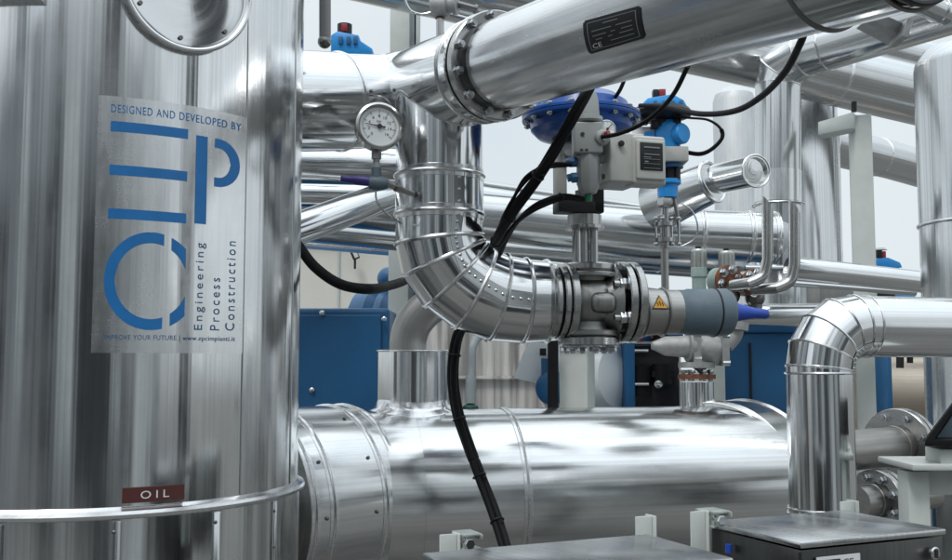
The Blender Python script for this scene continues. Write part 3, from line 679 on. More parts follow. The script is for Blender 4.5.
# diaphragm
DC = Frame(581, 120, 2.80); kd = DC.k
mb = MB(); mb.lathe(DC(0, 22), up, [(12 * kd, -1 * kd), (30 * kd, 0), (44 * kd, 4 * kd), (51 * kd, 11 * kd), (52.5 * kd, 19 * kd), (59.5 * kd, 20 * kd), (60 * kd, 21 * kd), (60 * kd, 23.2 * kd), (52 * kd, 23.4 * kd)], 72, (True, False)); low = T.part('lower_diaphragm_case', mb, M['bluedeep'])
mb = MB(); mb.lathe(DC(0, 22), up, [(52 * kd, 24 * kd), (60 * kd, 24 * kd), (60 * kd, 26.5 * kd), (53 * kd, 27.5 * kd), (50 * kd, 29 * kd), (47 * kd, 38 * kd), (36 * kd, 46 * kd), (16 * kd, 50 * kd), (.001, 51 * kd)], 72, (False, False)); T.part('upper_diaphragm_case', mb, M['bluedeep'])
for i in range(16):
    a = 2 * PI * i / 16 + .12; c0 = DC(0, 0) + V(math.cos(a), math.sin(a), 0) * 56 * kd; mb = MB()
    mb.cyl(c0 - up * 6 * kd, c0 + up * 8 * kd, 1.6 * kd, seg=10); mb.hexnut(c0 + up * 4.5 * kd, up, 3.3 * kd, 3 * kd); mb.hexnut(c0 - up * 5 * kd, up, 3.3 * kd, 3 * kd); T.part('bolt', mb, M['bolt'], low)
mb = MB(); mb.cyl(DC(-6, 24), DC(-6, 16), 24 * kd, seg=40); mb.box(VO(-9, -164, 6), (46 * k, 24 * k, 5 * k), VO.X, VO.Y); T.part('yoke_top', mb, M['blackp'])

# air filter regulator in front of the yoke
RG = Frame(588, 140, 2.56); k = RG.k
T = Thing('filter_regulator', 'grey air filter regulator with cone cap and green drain in front of the blue diaphragm', 'regulator', RG(0, 62))
mb = MB(); mb.lathe(RG(0, 0), up, [(14 * k, 17 * k), (15.5 * k, 19 * k), (15 * k, 23 * k), (12 * k, 24 * k), (11 * k, 40 * k), (9 * k, 48 * k), (.001, 49 * k)], 40); T.part('bonnet_cone', mb, M['regulator'])
mb = MB(); mb.box(RG(-1, 0), (29 * k, 26 * k, 32 * k)); T.part('regulator_body', mb, M['regulator'], bevel=.005)
mb = MB(); mb.cyl(RG(-7, -3, -13), RG(-7, -3, -14), 2 * k, seg=16); mb.box(RG(-8, 13, -13.2), (3 * k, .6 * k, 2 * k)); mb.box(RG(-3, 13, -13.2), (3 * k, .6 * k, 2 * k)); T.part('port_plug', mb, M['ink'])
mb = MB(); mb.lathe(RG(10, 0, -6), V(.45, -.9, 0), [(8 * k, 0), (8 * k, 8 * k), (5 * k, 10 * k), (5 * k, 13 * k)], 28); T.part('outlet_boss', mb, M['regulator'])
mb = MB(); mb.lathe(RG(0, 14), -up, [(11 * k, 0), (12 * k, 4 * k), (11.2 * k, 34 * k), (8 * k, 41 * k), (.001, 42 * k)], 8); T.part('filter_bowl', mb, M['regulator'], bevel=.001)
mb = MB(); mb.cyl(RG(0, 54), RG(0, 63), 3.6 * k, seg=6); T.part('drain_plug', mb, M['green'])
mb = MB(); mb.cyl(RG(15.5, -1.5, -18), RG(18.5, -2.3, -21), 2.8 * k, seg=20); T.part('push_fitting', mb, M['red'])
mb = MB(); dn2 = V(.2, -.97, .0).normalized(); c0 = RG(20, -12, 4)
mb.lathe(c0 - dn2 * 8 * k, dn2, [(.001, 0), (9.2 * k, 0), (9.8 * k, 8 * k), (8.8 * k, 9 * k), (8.2 * k, 8 * k), (.001, 8 * k)], 36, (False, False)); gg = T.part('mini_gauge', mb, M['steel'])
mb = MB(); mb.lathe(c0 + dn2 * .5 * k, dn2, [(8.2 * k, 0), (.001, .1 * k)], 36, (False, False)); T.part('dial', mb, M['dial'], gg)
mb = MB(); q = c0 + dn2 * 1.2 * k; mb.box(q + V(2 * k, 0, 2 * k), (9 * k, .4 * k, .8 * k), V(.7, 0, .7), V(0, 1, 0), V(-.7, 0, .7)); mb.cyl(q, q + dn2 * k, 1.3 * k, seg=12)
for i in range(9):
    a = math.radians(225 - 270 * i / 8); mb.box(q + V(math.cos(a), 0, math.sin(a)) * 6.6 * k, (.6 * k, .3 * k, .6 * k))
T.part('needle', mb, M['ink'], gg)
mb = MB(); mb.box(RG(19, 18, 8), (14 * k, 6 * k, 8 * k)); mb.box(RG(14, 4, 12), (10 * k, 4 * k, 26 * k)); T.part('mounting_lug', mb, M['regulator'], bevel=.001)
T = Thing('cable_gland', 'pair of blue cable glands left of the filter regulator', 'cable gland', RG(-14, 30))
for dy, ln in ((22, 10), (38, 8)):
    mb = MB(); mb.cyl(RG(-9, dy, 2), RG(-9 - ln, dy + .6, 2), 5.2 * k, seg=8); mb.cyl(RG(-9 - ln, dy, 2), RG(-13 - ln, dy + 1, 2), 4 * k, seg=20); T.part('gland_nut', mb, M['blue'])
mb = MB(); mb.box(RG(-7, 31, 4), (8 * k, 10 * k, 28 * k)); T.part('gland_block', mb, M['blackp'], bevel=.001)

# positioner box
PB = Frame(632, 162, 2.60, .30); k = PB.k
T = Thing('valve_positioner', 'grey enamelled valve positioner box with a dark display beside the regulator', 'positioner', PB(0, 28))
mb = MB(); mb.box(PB(-12, -1, 10), (38 * k, 50 * k, 50 * k), PB.X, PB.Y); T.part('housing', mb, M['greybox'], bevel=.006)
mb = MB(); mb.box(PB(11, 1, -6), (37 * k, 24 * k, 50 * k), PB.X, PB.Y); cv = T.part('cover', mb, M['greybox'], bevel=.010)
mb = MB(); mb.box(PB(11, 1, -19), (32 * k, 4 * k, 40 * k), PB.X, PB.Y); T.part('cover_step', mb, M['greybox'], cv, bevel=.0045)
mb = MB(); mb.box(PB(11, -2, -21), (25 * k, 2 * k, 28 * k), PB.X, PB.Y); ds = T.part('display', mb, M['blackp'], bevel=.002)
mb = MB()
for (dx, dy, w_, h_) in ((14, -10, 17, 1.3), (14, -3, 17, .8), (9, 0, 8, .7), (14, 6.5, 18, .4), (14, 1.8, 18, .4), (14, 11, 18, .4), (8, 4.5, 4, 1.2)): mb.box(PB(dx - 3, dy - 1, -22.4), (w_ * k, .5 * k, h_ * k), PB.X, PB.Y)
T.part('display_print', mb, M['greyprint'], ds)
mb = MB(); mb.box(PB(-26, 16, 2), (10 * k, 8 * k, 6 * k), PB.X, PB.Y); mb.cyl(PB(-20, -14, -16), PB(-20, -14, -19), 3 * k, seg=16); T.part('bracket', mb, M['blackp'], bevel=.001)

# blue cone ended outlet spool after the valve
VO = Frame(588, 303, 2.76, math.atan(.22)); k = VO.k
T = Thing('outlet_spool', 'short pipe spool with warning triangle, grey lagging sleeve and blue conical cap', 'pipe spool', VO(80, 30))
oo = VO(0, 6)
def ax(px_):   # distance along the valve axis that shows at photo column px_
    m = (px_ - CX) / F; return (m * VO.o.y - VO.o.x) / (AX.x - m * AX.y)
def AP(px_, dy=8): return VO.o + AX * ax(px_) - V(0, 0, dy * k)
mb = MB(); mb.sweep([AP(632), AP(648), AP(656), AP(668), AP(680)], [25 * k, 24.5 * k, 23.5 * k, 22.5 * k, 22.5 * k], 48); sp = T.part('spool_pipe', mb, M['dull'])
mb = MB(); mb.ring(AP(662), AX, 23.8 * k, 1.4 * k, 48); mb.ring(AP(641), AX, 25.2 * k, 1.2 * k, 48); T.part('weld_ring', mb, M['cast'])
mb = MB(); mb.lathe(AP(676), AX, [(22 * k, 0), (22.6 * k, .002), (22.8 * k, 10 * k), (23.8 * k, 12 * k), (24 * k, 34 * k), (24.8 * k, 37 * k), (24.8 * k, 54 * k), (22.5 * k, 58 * k), (.001, 59 * k)], 56, (False, False)); T.part('lagging_sleeve', mb, M['lagging'])
mb = MB(); mb.ring(AP(713), AX, 24.8 * k, 1.0 * k, 48); T.part('sleeve_strap', mb, M['blackp'])
mb = MB(); mb.lathe(AP(732, 7.5), (AX + V(0, 0, -.04)), [(10.5 * k, 0), (10 * k, 4 * k), (5.5 * k, 26 * k), (5.5 * k, 38 * k), (4.5 * k, 40 * k), (.001, 40 * k)], 36); T.part('cone_cap', mb, M['bluecone'])
fr = (-VO.Y * .92 + V(0, 0, .30)).normalized(); upv = (V(0, 0, 1) - fr * fr.z).normalized(); c0 = AP(651) + fr * 24.6 * k; rx_ = upv.cross(fr)
rt = -rx_ if rx_.x < 0 else rx_
def tri(s_): return [c0 + upv * 8 * s_ * k - fr * 0.1 * k, c0 - upv * 6.5 * s_ * k - rt * 8.5 * s_ * k, c0 - upv * 6.5 * s_ * k + rt * 8.5 * s_ * k]
mb = MB(); mb.prism([p - fr * .001 for p in tri(1.05)], fr * .0018); wp = T.part('warning_triangle', mb, M['ink'])
mb = MB(); mb.prism([p + fr * .001 for p in tri(.86)], fr * .0006); T.part('triangle_face', mb, M['yellow'], wp)
mb = MB()
for i in (-1, 0, 1):
    q = [c0 + rt * (i * 2.6 + math.sin(j * 1.6) * .7) * k + upv * (-3.5 + j * 1.3) * k + fr * .0022 for j in range(5 if i == 0 else 4)]; mb.sweep(q, .35 * k, 6)
T.part('heat_symbol', mb, M['ink'], wp)

# ================================================================ SECOND ACTUATED VALVE BEHIND
A2 = Frame(667, 150, 3.15); k = A2.k
T = Thing('blue_actuated_valve', 'bright blue pneumatic valve actuator with red and black indicator and steel stem', 'valve', A2(0, 140))
mb = MB(); mb.box(A2(-11, -57), (5.5 * k, 9 * k, 9 * k)); ind = T.part('indicator', mb, M['blackp'], bevel=.001)
mb = MB(); mb.box(A2(-4.5, -57), (6.5 * k, 9.5 * k, 9.4 * k)); T.part('indicator_face', mb, M['red'], ind, bevel=.001)
mb = MB(); mb.prism([A2(-27, -44, -14), A2(-21, -50, -14), A2(4, -54, -14), A2(15, -48, -14), A2(19, -40, -14), A2(-27, -40, -14)], V(0, 28 * k, 0)); hd = T.part('actuator_head', mb, M['bluebright'], bevel=.003)
mb = MB()
for dx in (-14, -5, 4, 12): mb.box(A2(dx, -44, -15), (3 * k, 3 * k, 6 * k))
T.part('head_rib', mb, M['blue'], hd, bevel=.001)
mb = MB(); mb.lathe(A2(-6, -32), up, [(.001, -2 * k), (20 * k, -1 * k), (30 * k, 2 * k), (32 * k, 5 * k), (29 * k, 9 * k), (18 * k, 10 * k), (.001, 10 * k)], 40, (False, False)); T.part('manifold_disc', mb, M['blackp'])
mb = MB()
for dx, dy in ((-24, -28), (-14, -24), (-6, -26), (2, -23), (9, -27)): mb.box(A2(dx, dy, -8), (7 * k, 8 * k, 8 * k))
T.part('solenoid_block', mb, M['blackp'], bevel=.0015)
mb = MB(); mb.lathe(A2(0, 0), up, [(.001, -2 * k), (13 * k, 0), (14 * k, 10 * k), (14 * k, 24 * k), (11 * k, 29 * k), (.001, 30 * k)], 40); cyl_ = T.part('actuator_cylinder', mb, M['bluebright'])
mb = MB(); mb.lathe(A2(8, -14, -6), V(.6, -.8, 0), [(10.5 * k, 0), (10.5 * k, 9 * k), (9 * k, 11 * k), (.001, 11.5 * k)], 28); T.part('end_cap', mb, M['bluebright'], cyl_)
mb = MB(); mb.box(A2(-20, -9, 4), (26 * k, 16 * k, 28 * k)); T.part('switch_box', mb, M['white'], bevel=.002)
mb = MB(); mb.box(A2(-19, -14, -5), (9 * k, 3 * k, 7 * k)); T.part('box_badge', mb, M['bluebright'])
mb = MB(); mb.box(A2(5, 7, -4), (27 * k, 24 * k, 15 * k)); T.part('grey_collar', mb, M['greybox'], bevel=.003)
mb = MB(); mb.cyl(A2(4, 14), A2(4, 19), 12 * k, seg=32); T.part('blue_ring', mb, M['blue'])
mb = MB(); mb.cyl(A2(4, 18), A2(4, 32), 7 * k, seg=24)
for a in range(4): mb.cyl(A2(4 + 9.5 * math.cos(a * PI / 2 + .5), 18, 9.5 * math.sin(a * PI / 2 + .5)), A2(4 + 9.5 * math.cos(a * PI / 2 + .5), 32, 9.5 * math.sin(a * PI / 2 + .5)), 2 * k, seg=10)
T.part('coupling', mb, M['blackp'])
mb = MB(); mb.lathe(A2(0, 31), -up, [(13.5 * k, 0), (13.5 * k, 4 * k), (10.5 * k, 6 * k), (10 * k, 18 * k), (.001, 19 * k)], 32); T.part('mount_collar', mb, M['bluebright'])
mb = MB(); mb.lathe(A2(-2, 48), -up, [(8 * k, 0), (8.5 * k, 1 * k), (8.5 * k, 9 * k), (6 * k, 11 * k)], 6); mb.cyl(A2(-2, 58), A2(-2, 76), 2.6 * k, seg=20); mb.cyl(A2(-5, 58), A2(-5, 66), 1.2 * k, seg=10); T.part('stem_nut', mb, M['steel'])
mb = MB(); mb.sweep([A2(6, 48), A2(9, 64), A2(12, 84)], 2.0 * k, 12); T.part('lever', mb, M['cast'])
cl = MB()
for dy in (74, 90): cl.lathe(A2(-3, dy), -up, [(4 * k, 0), (9.5 * k, 0), (9.5 * k, 4 * k), (4 * k, 4 * k)], 28)
cl.cyl(A2(-3, 70), A2(-3, 100), 5 * k, seg=28); cf = T.part('clamp_fitting', cl, M['steel'])
for dx in (-12, -5, 4, 11):
    mb = MB(); mb.cyl(A2(dx - 1, 72, -3), A2(dx - 1, 97, -3), 1.1 * k, seg=8); mb.hexnut(A2(dx - 1, 72, -3), up, 2.6 * k, 3 * k); mb.hexnut(A2(dx - 1, 98, -3), up, 2.6 * k, 3 * k); T.part('bolt', mb, M['bolt'], cf)
mb = MB(); mb.cyl(A2(-4, 98), A2(-4, 160), 3.8 * k, seg=24); T.part('drop_pipe', mb, M['dull'])
mb = MB(); mb.sweep(crom([A2(14, 54, 2), A2(24, 62, 0), A2(29, 76, -2), A2(27, 90, 0), A2(12, 99, 2)], 6), .8 * k, 8); T.part('impulse_tube', mb, M['bolt'])

# ================================================================ CABLES
def cable(name, label, pts, w, mat='black', strands=1, group=None, twist=.9, ties=()):
    wp = crom([P(*q) for q in pts], 8); r = w / 2 * pts[0][2] / F
    if strands == 1 and not ties:
        mb = MB(); mb.sweep(wp, r, 14); return solo(name, mb, M[mat], label, 'cable', group, base=wp[0])
    T = Thing(name, label, 'cable', wp[0], group)
    for s in range(strands):
        q = []
        for i, p in enumerate(wp):
            d = wp[min(i + 1, len(wp) - 1)] - wp[max(i - 1, 0)]; n_, b_ = frame_of(d); a = 2 * PI * s / strands + i * .08 * twist
            q.append(p + (n_ * math.cos(a) + b_ * math.sin(a)) * (r * .48 if strands > 1 else 0))
        mb = MB(); mb.sweep(q, r * (.56 if strands > 1 else 1), 12); T.part('strand', mb, M[mat])
    for t in ties:
        i = int(t * (len(wp) - 2)); mb = MB(); d = wp[i + 1] - wp[i]; mb.ring(wp[i], d, r * 1.06, r * .13, 24, 6); n_, b_ = frame_of(d); mb.box(wp[i] - V(0, 1, 0) * r * 1.1 + V(1, 0, 0) * r * .8, (r * .5, r * .4, r * .3)); T.part('cable_tie', mb, M['blackp'])
    return T
cable('cable_bundle', 'thick twisted black cable bundle dropping past the filter regulator', [(590, 86, 2.42), (580, 104, 2.42), (562, 138, 2.44), (538, 176, 2.5), (514, 210, 2.6), (499, 236, 2.75), (490, 254, 2.95), (482, 275, 3.1)], 12.5, strands=3, ties=(.45, .62, .78))
cable('cable', 'ribbed black cable with yellow mark reaching the blue gland', [(571, 165, 2.55), (556, 165, 2.53), (540, 168, 2.51), (528, 177, 2.52), (518, 190, 2.56), (506, 214, 2.62), (497, 236, 2.8), (490, 258, 2.98)], 6, strands=2, twist=2, ties=(.3,))
cable('cable', 'black cable curving from the yoke base down to the twisted bundle', [(588, 200, 2.62), (566, 197, 2.58), (552, 200, 2.56), (534, 208, 2.56), (518, 221, 2.64), (505, 240, 2.8), (497, 258, 3.0)], 8, strands=2, ties=(.25,))
cable('hose', 'thick black hose sagging from the tank to the pipe elbow', [(286, 232, 2.6), (297, 244, 2.6), (315, 267, 2.58), (340, 284, 2.57), (368, 289, 2.56), (388, 286, 2.85), (406, 280, 3.1), (425, 268, 3.3)], 10.5)
cable('cable_bundle', 'heavy black cable bundle hanging in front of the horizontal vessel', [(462, 326, 3.0), (456, 345, 2.98), (453, 375, 2.97), (457, 410, 2.95), (468, 445, 2.93), (481, 480, 2.9), (494, 512, 2.86), (506, 548, 2.8), (512, 575, 2.75)], 12, strands=3, twist=.3, ties=(.18, .42, .62, .8))
cable('cable', 'short black air line from the red fitting up to the overhead pipe', [(602, 137, 2.5), (618, 134, 2.46), (640, 125, 2.4), (660, 110, 2.34), (675, 92, 2.25), (688, 66, 2.15)], 4.4)
cable('cable', 'long black cable looping from the blue actuator to the overhead pipe end', [(640, 106, 3.1), (665, 107, 3.0), (700, 114, 2.8), (735, 111, 2.6), (762, 96, 2.4), (785, 72, 2.2), (800, 44, 2.05), (805, 30, 2.0)], 5.2)
cable('cable', 'thin black twin cable looping right of the actuator cylinder', [(672, 116, 3.1), (690, 118, 3.1), (708, 120, 3.1), (720, 128, 3.1), (722, 138, 3.1), (712, 149, 3.1), (700, 154, 3.1), (684, 152, 3.14)], 4.4, strands=2, twist=.3)
cable('cable', 'short black cable end between diaphragm and overhead pipe', [(606, 108, 2.7), (613, 100, 2.7), (620, 90, 2.68), (626, 76, 2.66)], 4)
cable('hose', 'vertical black hose left of the grey square post', [(553, 330, 3.9), (553, 360, 3.9), (553, 390, 3.9), (553, 430, 3.9)], 11)

# ================================================================ TOP LEFT SMALL THINGS
T = Thing('hanging_arm', 'dark round bar arm hanging above the left pipe', 'arm', P(325, 44, 2.5)); mb = MB()
mb.sweep([P(325, -60, 2.5), P(325, 41, 2.5)], 6 * .0025, 24); T.part('bar', mb, M['dark_steel'])
mb = MB(); mb.sphere(P(324.5, 42, 2.5), 7 * .0025, 16); T.part('end_knob', mb, M['dark_steel'])
B = Frame(346, 44, 3.3); k = B.k
T = Thing('blue_valve_actuator', 'blue actuator top with red and black indicator behind the left pipe', 'valve', B(0, 20), 'blue actuator heads')
mb = MB(); mb.prism([B(-14, 12, -10), B(-14, -6, -10), B(-8, -10, -10), B(14, -6, -10), B(16, 0, -10), B(28, 8, -10), B(28, 14, -10)], V(0, 22 * k, 0)); hd = T.part('actuator_head', mb, M['bluebright'], bevel=.003)
mb = MB()
for dx in (-4, 4, 11): mb.box(B(dx, 0, -11), (4 * k, 3 * k, 8 * k))
T.part('head_rib', mb, M['blue'], hd, bevel=.001)
mb = MB(); mb.cyl(B(-1.5, -9), B(-1.5, -20), 7.5 * k, seg=28); T.part('indicator', mb, M['blackp'])
mb = MB(); mb.box(B(-1, -14.5, -6), (6 * k, 4.5 * k, 8 * k)); T.part('indicator_face', mb, M['red'], bevel=.001)
mb = MB(); mb.cyl(B(2, 12), B(2, 50), 8 * k, seg=24); T.part('valve_neck', mb, M['steel'])
# third blue head far right
B = Frame(884, 268, 5.2); k = B.k
T = Thing('blue_valve_actuator', 'far blue actuator head with red and black indicator right of the grey post', 'valve', B(0, 8), 'blue actuator heads')
mb = MB(); mb.prism([B(-10, 0, -6), B(-9, -9, -6), B(2, -10, -6), B(14, -5, -6), B(16, 0, -6)], V(0, 14 * k, 0)); T.part('actuator_head', mb, M['bluebright'], bevel=.003)
mb = MB(); mb.box(B(-5.5, -14), (5 * k, 8 * k, 8 * k)); T.part('indicator', mb, M['blackp'], bevel=.001)
mb = MB(); mb.box(B(-1, -13), (3.6 * k, 8.4 * k, 7 * k)); T.part('indicator_face', mb, M['red'], bevel=.001)
mb = MB(); mb.lathe(B(-3, -18), up, [(6.5 * k, 0), (5 * k, 2 * k), (.001, 2.6 * k)], 20); T.part('indicator_cap', mb, M['white'])

# column behind the tee and the sensor
T = Thing('steel_column', 'pale grey steel column standing behind the pipe tee', 'column', (P(404, 300, 4.6).x, 4.6, 0))
for x0, x1, y, m in ((391, 410, 4.6, 'post'), (414.5, 420, 4.66, 'post')):
    mb = MB(); a, b = P(x0, 0, y), P(x1, 0, y); mb.box(V((a.x + b.x) / 2, y, 2.2), (b.x - a.x, .08, 4.4)); T.part('column_flange', mb, M[m], bevel=.003)
mb = MB(); a, b = P(409, 0, 4.62), P(416, 0, 4.62); mb.box(V((a.x + b.x) / 2, 4.63, 2.2), (b.x - a.x, .02, 4.4)); T.part('column_web', mb, M['pvc'])
S = Frame(444, 8, 3.1); k = S.k
T = Thing('temperature_sensor', 'grey blue sensor head with looped white wire above the pipe tee', 'sensor', S(-3, 36))
mb = MB(); mb.lathe(S(-12, -2), V(1, -.25, 0), [(11 * k, 0), (12 * k, 2 * k), (12 * k, 16 * k), (9 * k, 18 * k), (9 * k, 22 * k), (11 * k, 22 * k), (11 * k, 26 * k), (.001, 26 * k)], 32); T.part('sensor_head', mb, M['alu_cast'])
mb = MB(); mb.cyl(S(-4, 6), S(-4, 12), 5 * k, seg=6); T.part('sensor_fitting', mb, M['maroon'])
mb = MB(); mb.cyl(S(-4, 11), S(-4, 46), 4 * k, seg=24); T.part('sensor_stem', mb, M['steel'])
mb = MB(); mb.sweep([S(14, -4), S(32, 1)], 3.5 * k, 16); mb.sweep([S(31, 1), S(34, 2)], 5 * k, 16); T.part('conduit', mb, M['dark_steel'])
mb = MB(); mb.sweep(crom([S(-10, 5, -4), S(-22, 8, -4), S(-34, 4, -4), S(-40, -8, -4), S(-44, -20, -4)], 6), 1.1 * k, 8); T.part('wire_loop', mb, M['bolt'])

# ================================================================ LONG OVERHEAD PIPES (background)
simple_pipe('overhead_pipe', 'long clad pipe sloping down to the right behind the flanged overhead pipe', [(395, -23, 4.2, 64), (620, 28, 4.5, 62), (775, 62, 4.75, 60), (935, 100, 5.0, 60)], 'far_clad', beads=(.12, .36, .72, .93))
simple_pipe('overhead_pipe', 'upper parallel clad pipe sloping right in front of the sky', [(380, -70, 4.7, 60), (620, -12, 4.9, 52), (760, 22, 5.1, 48), (935, 66, 5.3, 46)], 'far_clad', beads=(.5, .9))
simple_pipe('small_conduit', 'thin steel conduit running under the upper clad pipe near the sensor', [(440, 12, 3.3, 5), (520, 34, 3.4, 5), (560, 44, 3.45, 5)], 'steel')
# riser with gored elbow into diagonal pipe
T = Thing('riser_pipe', 'slim vertical clad riser with a gored elbow into a rising diagonal pipe', 'pipe', P(778, 430, 4.5))
r = 22.5 * .0045; base_ = P(778, 430, 4.5); top_ = P(778, 86, 4.5); dg = (P(955, 8, 3.9) - P(812, 52, 4.35)).normalized(); st_ = P(812, 52, 4.35)
pth = [base_, top_, top_ + V(0, 0, .075) + V(.014, -.004, 0), st_ - dg * .035, st_ + dg * .07]
gs, rows = gored(pth, r, 48)
for i, g in enumerate(gs): T.part('riser_jacket' if i == 0 else 'elbow_gore', g, M['far_clad'])
for rw in rows[1:]: 
    mb = MB(); mb.loop(rw, .0045, 6); T.part('gore_band', mb, M['bead'])
mb = MB(); mb.sweep([st_ + dg * .07, st_ + dg * 1.4], r, 48); T.part('diagonal_jacket', mb, M['far_clad'])
mb = MB(); mb.cyl(P(778, 203, 4.5), P(778, 172, 4.5), r * 1.02, seg=48, cap=(False, False)); mb.ring(P(778, 205, 4.5), up, r * 1.12, .004, 48); T.part('collar', mb, M['bead'])
# pipe junction box at the very top right (rectangular channel and small pipe)
T = Thing('small_branch_pipe', 'short branch pipe with square end bracket at the top right', 'pipe', P(905, 22, 3.0))
mb = MB(); mb.sweep([P(880, -16, 2.9), P(945, 14, 3.1)], 12 * .003, 28); T.part('jacket', mb, M['far_clad'])
mb = MB(); mb.ring(P(938, 10, 3.08), P(945, 14, 3.1) - P(880, -16, 2.9), 13 * .003, .004, 32); T.part('jacket_band', mb, M['bead'])
mb = MB(); mb.prism([P(868, 18, 3.0), P(878, 12, 3.0), P(910, 26, 3.05), P(902, 36, 3.05)], V(0, .1, 0)); mb.prism([P(902, 36, 3.0), P(908, 38, 3.0), P(914, 20, 3.0), P(908, 18, 3.0)], V(0, .1, 0)); T.part('bracket', mb, M['alu_cast'], bevel=.002)

# header pipes across the middle
simple_pipe('header_pipe', 'rear header pipe whose top edge shows above the main header', [(270, 168, 3.9, 56), (480, 206, 4.3, 52), (640, 228, 4.6, 50), (700, 236, 4.7, 50)], 'far_clad', beads=(.2, .55))
T = Thing('main_header_pipe', 'wide shiny header pipe crossing the middle and ending in a cone', 'pipe', P(480, 212, 4.0))
pts = [P(270, 196, 3.55) + (P(270, 196, 3.55) - P(480, 216, 3.85)) * .9, P(480, 216, 3.85), P(640, 233, 4.1), P(773, 238, 4.1)]; rr = [24 * .00355, 24 * .00385, 26 * .0041, 25.5 * .0041]
mb = MB(); mb.sweep(pts, rr, 64, (True, False)); T.part('jacket', mb, M['far_clad'])
mb = MB(); q = P(792, 233, 4.13); mb.sweep([pts[3] - (pts[3] - pts[2]) * .06, q], [rr[3] * 1.01, 8 * .0041], 64); T.part('cone_end', mb, M['pale'])
for x in (560, 700, 748, 773):
    f = (x - 640) / 133; c = pts[2].lerp(pts[3], f) if x > 640 else pts[1].lerp(pts[2], (x - 480) / 160); mb = MB(); wire_bead(mb, c, pts[3] - pts[2], (rr[2] if x > 640 else rr[1] + .004) + .001, .0035); T.part('jacket_band', mb, M['bead'])
simple_pipe('header_pipe', 'lower dark header pipe beneath the wide header', [(270, 226, 4.0, 26), (480, 247, 4.3, 24), (700, 264, 4.6, 22), (745, 268, 4.7, 22)], 'far_clad', beads=(.15, .6))
simple_pipe('header_pipe', 'thin lowest header pipe just above the pale horizon', [(270, 241, 4.6, 10), (480, 258, 4.7, 10), (740, 276, 4.8, 9)], 'clad_rough')
simple_pipe('clad_pipe', 'horizontal clad pipe just under the left tee pipe', [(270, 163, 3.1, 40), (420, 168, 3.3, 38)], 'clad', beads=(.75,))
simple_pipe('clad_pipe', 'darker horizontal clad pipe below the gauge valve', [(270, 194, 3.3, 26), (430, 198, 3.5, 24)], 'clad')
simple_pipe('diagonal_pipe', 'polished diagonal pipe rising right beneath the gauge valve', [(262, 242, 2.9, 33), (420, 184, 3.4, 30)], 'clad')
# branch stub with open end
T = Thing('branch_stub', 'short clad branch stub with cut open end above the header pipe', 'pipe', P(690, 200, 4.0))
a, b, c, d = P(656, 206, 3.95), P(712, 182, 3.75), P(718, 179, 3.73), P(756, 171, 3.5)
mb = MB(); mb.sweep([a, b], [27 * .0039, 21 * .0037], 40); T.part('tapered_jacket', mb, M['far_clad'])
mb = MB(); mb.lathe(c, d - c, [(16 * .0036, 0), (15.5 * .0036, (d - c).length), (13.5 * .0036, (d - c).length), (13.3 * .0036, (d - c).length - .012), (.001, (d - c).length - .008)], 40, (True, False)); T.part('stub_jacket', mb, M['clad'])
mb = MB(); mb.ring(b, b - a, 21 * .0037, .007, 48, 8); T.part('clamp_ring', mb, M['bead'])
mb = MB(); mb.ring(d, d - c, 15.8 * .0036, .004, 48, 8); T.part('end_ring', mb, M['bead'])
mb = MB(); 
for i in range(5): mb.sphere(P(696 + i * 5, 199 + (i % 2) * 3, 3.85), .013 + .003 * (i % 3), 10)
T.part('sealant_lump', mb, M['clad'])

# big vertical vessels at the right, far
T = Thing('tall_vessel', 'wide tall silver column behind the slim riser', 'column', (P(808, 300, 5.2).x, 5.2, 0)); c = P(808, 300, 5.2)
mb = MB(); mb.lathe(V(c.x, c.y, 0), up, [(33 * .0052, 0), (33 * .0052, 3.15), (29 * .0052, 3.2), (.001, 3.25)], 56); T.part('shell', mb, M['far_clad'])
mb = MB(); mb.cyl(V(c.x + .13, c.y - .11, 0), V(c.x + .13, c.y - .11, 2.85), .018, seg=20); T.part('side_pipe', mb, M['bead'])
c = P(738, 300, 9.0); mb = MB(); mb.lathe(V(c.x, c.y, 0), up, [(.19, 0), (.19, 4.05), (.17, 4.12), (.1, 4.18), (.001, 4.2)], 40); solo('distant_column', mb, M['pale'], 'pale distant column with domed top against the sky', 'column', base=V(c.x, c.y, 0))
c = P(989, 300, 3.4); T = Thing('side_vessel', 'large vertical silver vessel with a ring band at the right edge', 'tank', V(c.x, c.y, 0)); rv_ = 62 * .0034
zt_ = P(940, 44, 3.35).z
mb = MB(); mb.lathe(V(c.x, c.y, .6), up, [(rv_, 0), (rv_, zt_ - .665), (rv_ * .985, zt_ - .645), (rv_ * .86, zt_ - .605), (rv_ * .8, zt_ - .60), (.001, zt_ - .59)], 72); T.part('shell', mb, M['far_clad'])
mb = MB(); mb.ring(V(c.x, c.y, P(940, 224, 3.4).z), up, rv_ + .002, .006, 72); T.part('ring_band', mb, M['bead'])
for a in (0, 1, 2):
    mb = MB(); q = V(c.x, c.y, 0) + V(math.cos(a * 2.1), math.sin(a * 2.1), 0) * rv_ * .8; mb.cyl(q, q + up * .62, .03, seg=16); T.part('leg', mb, M['dull'])
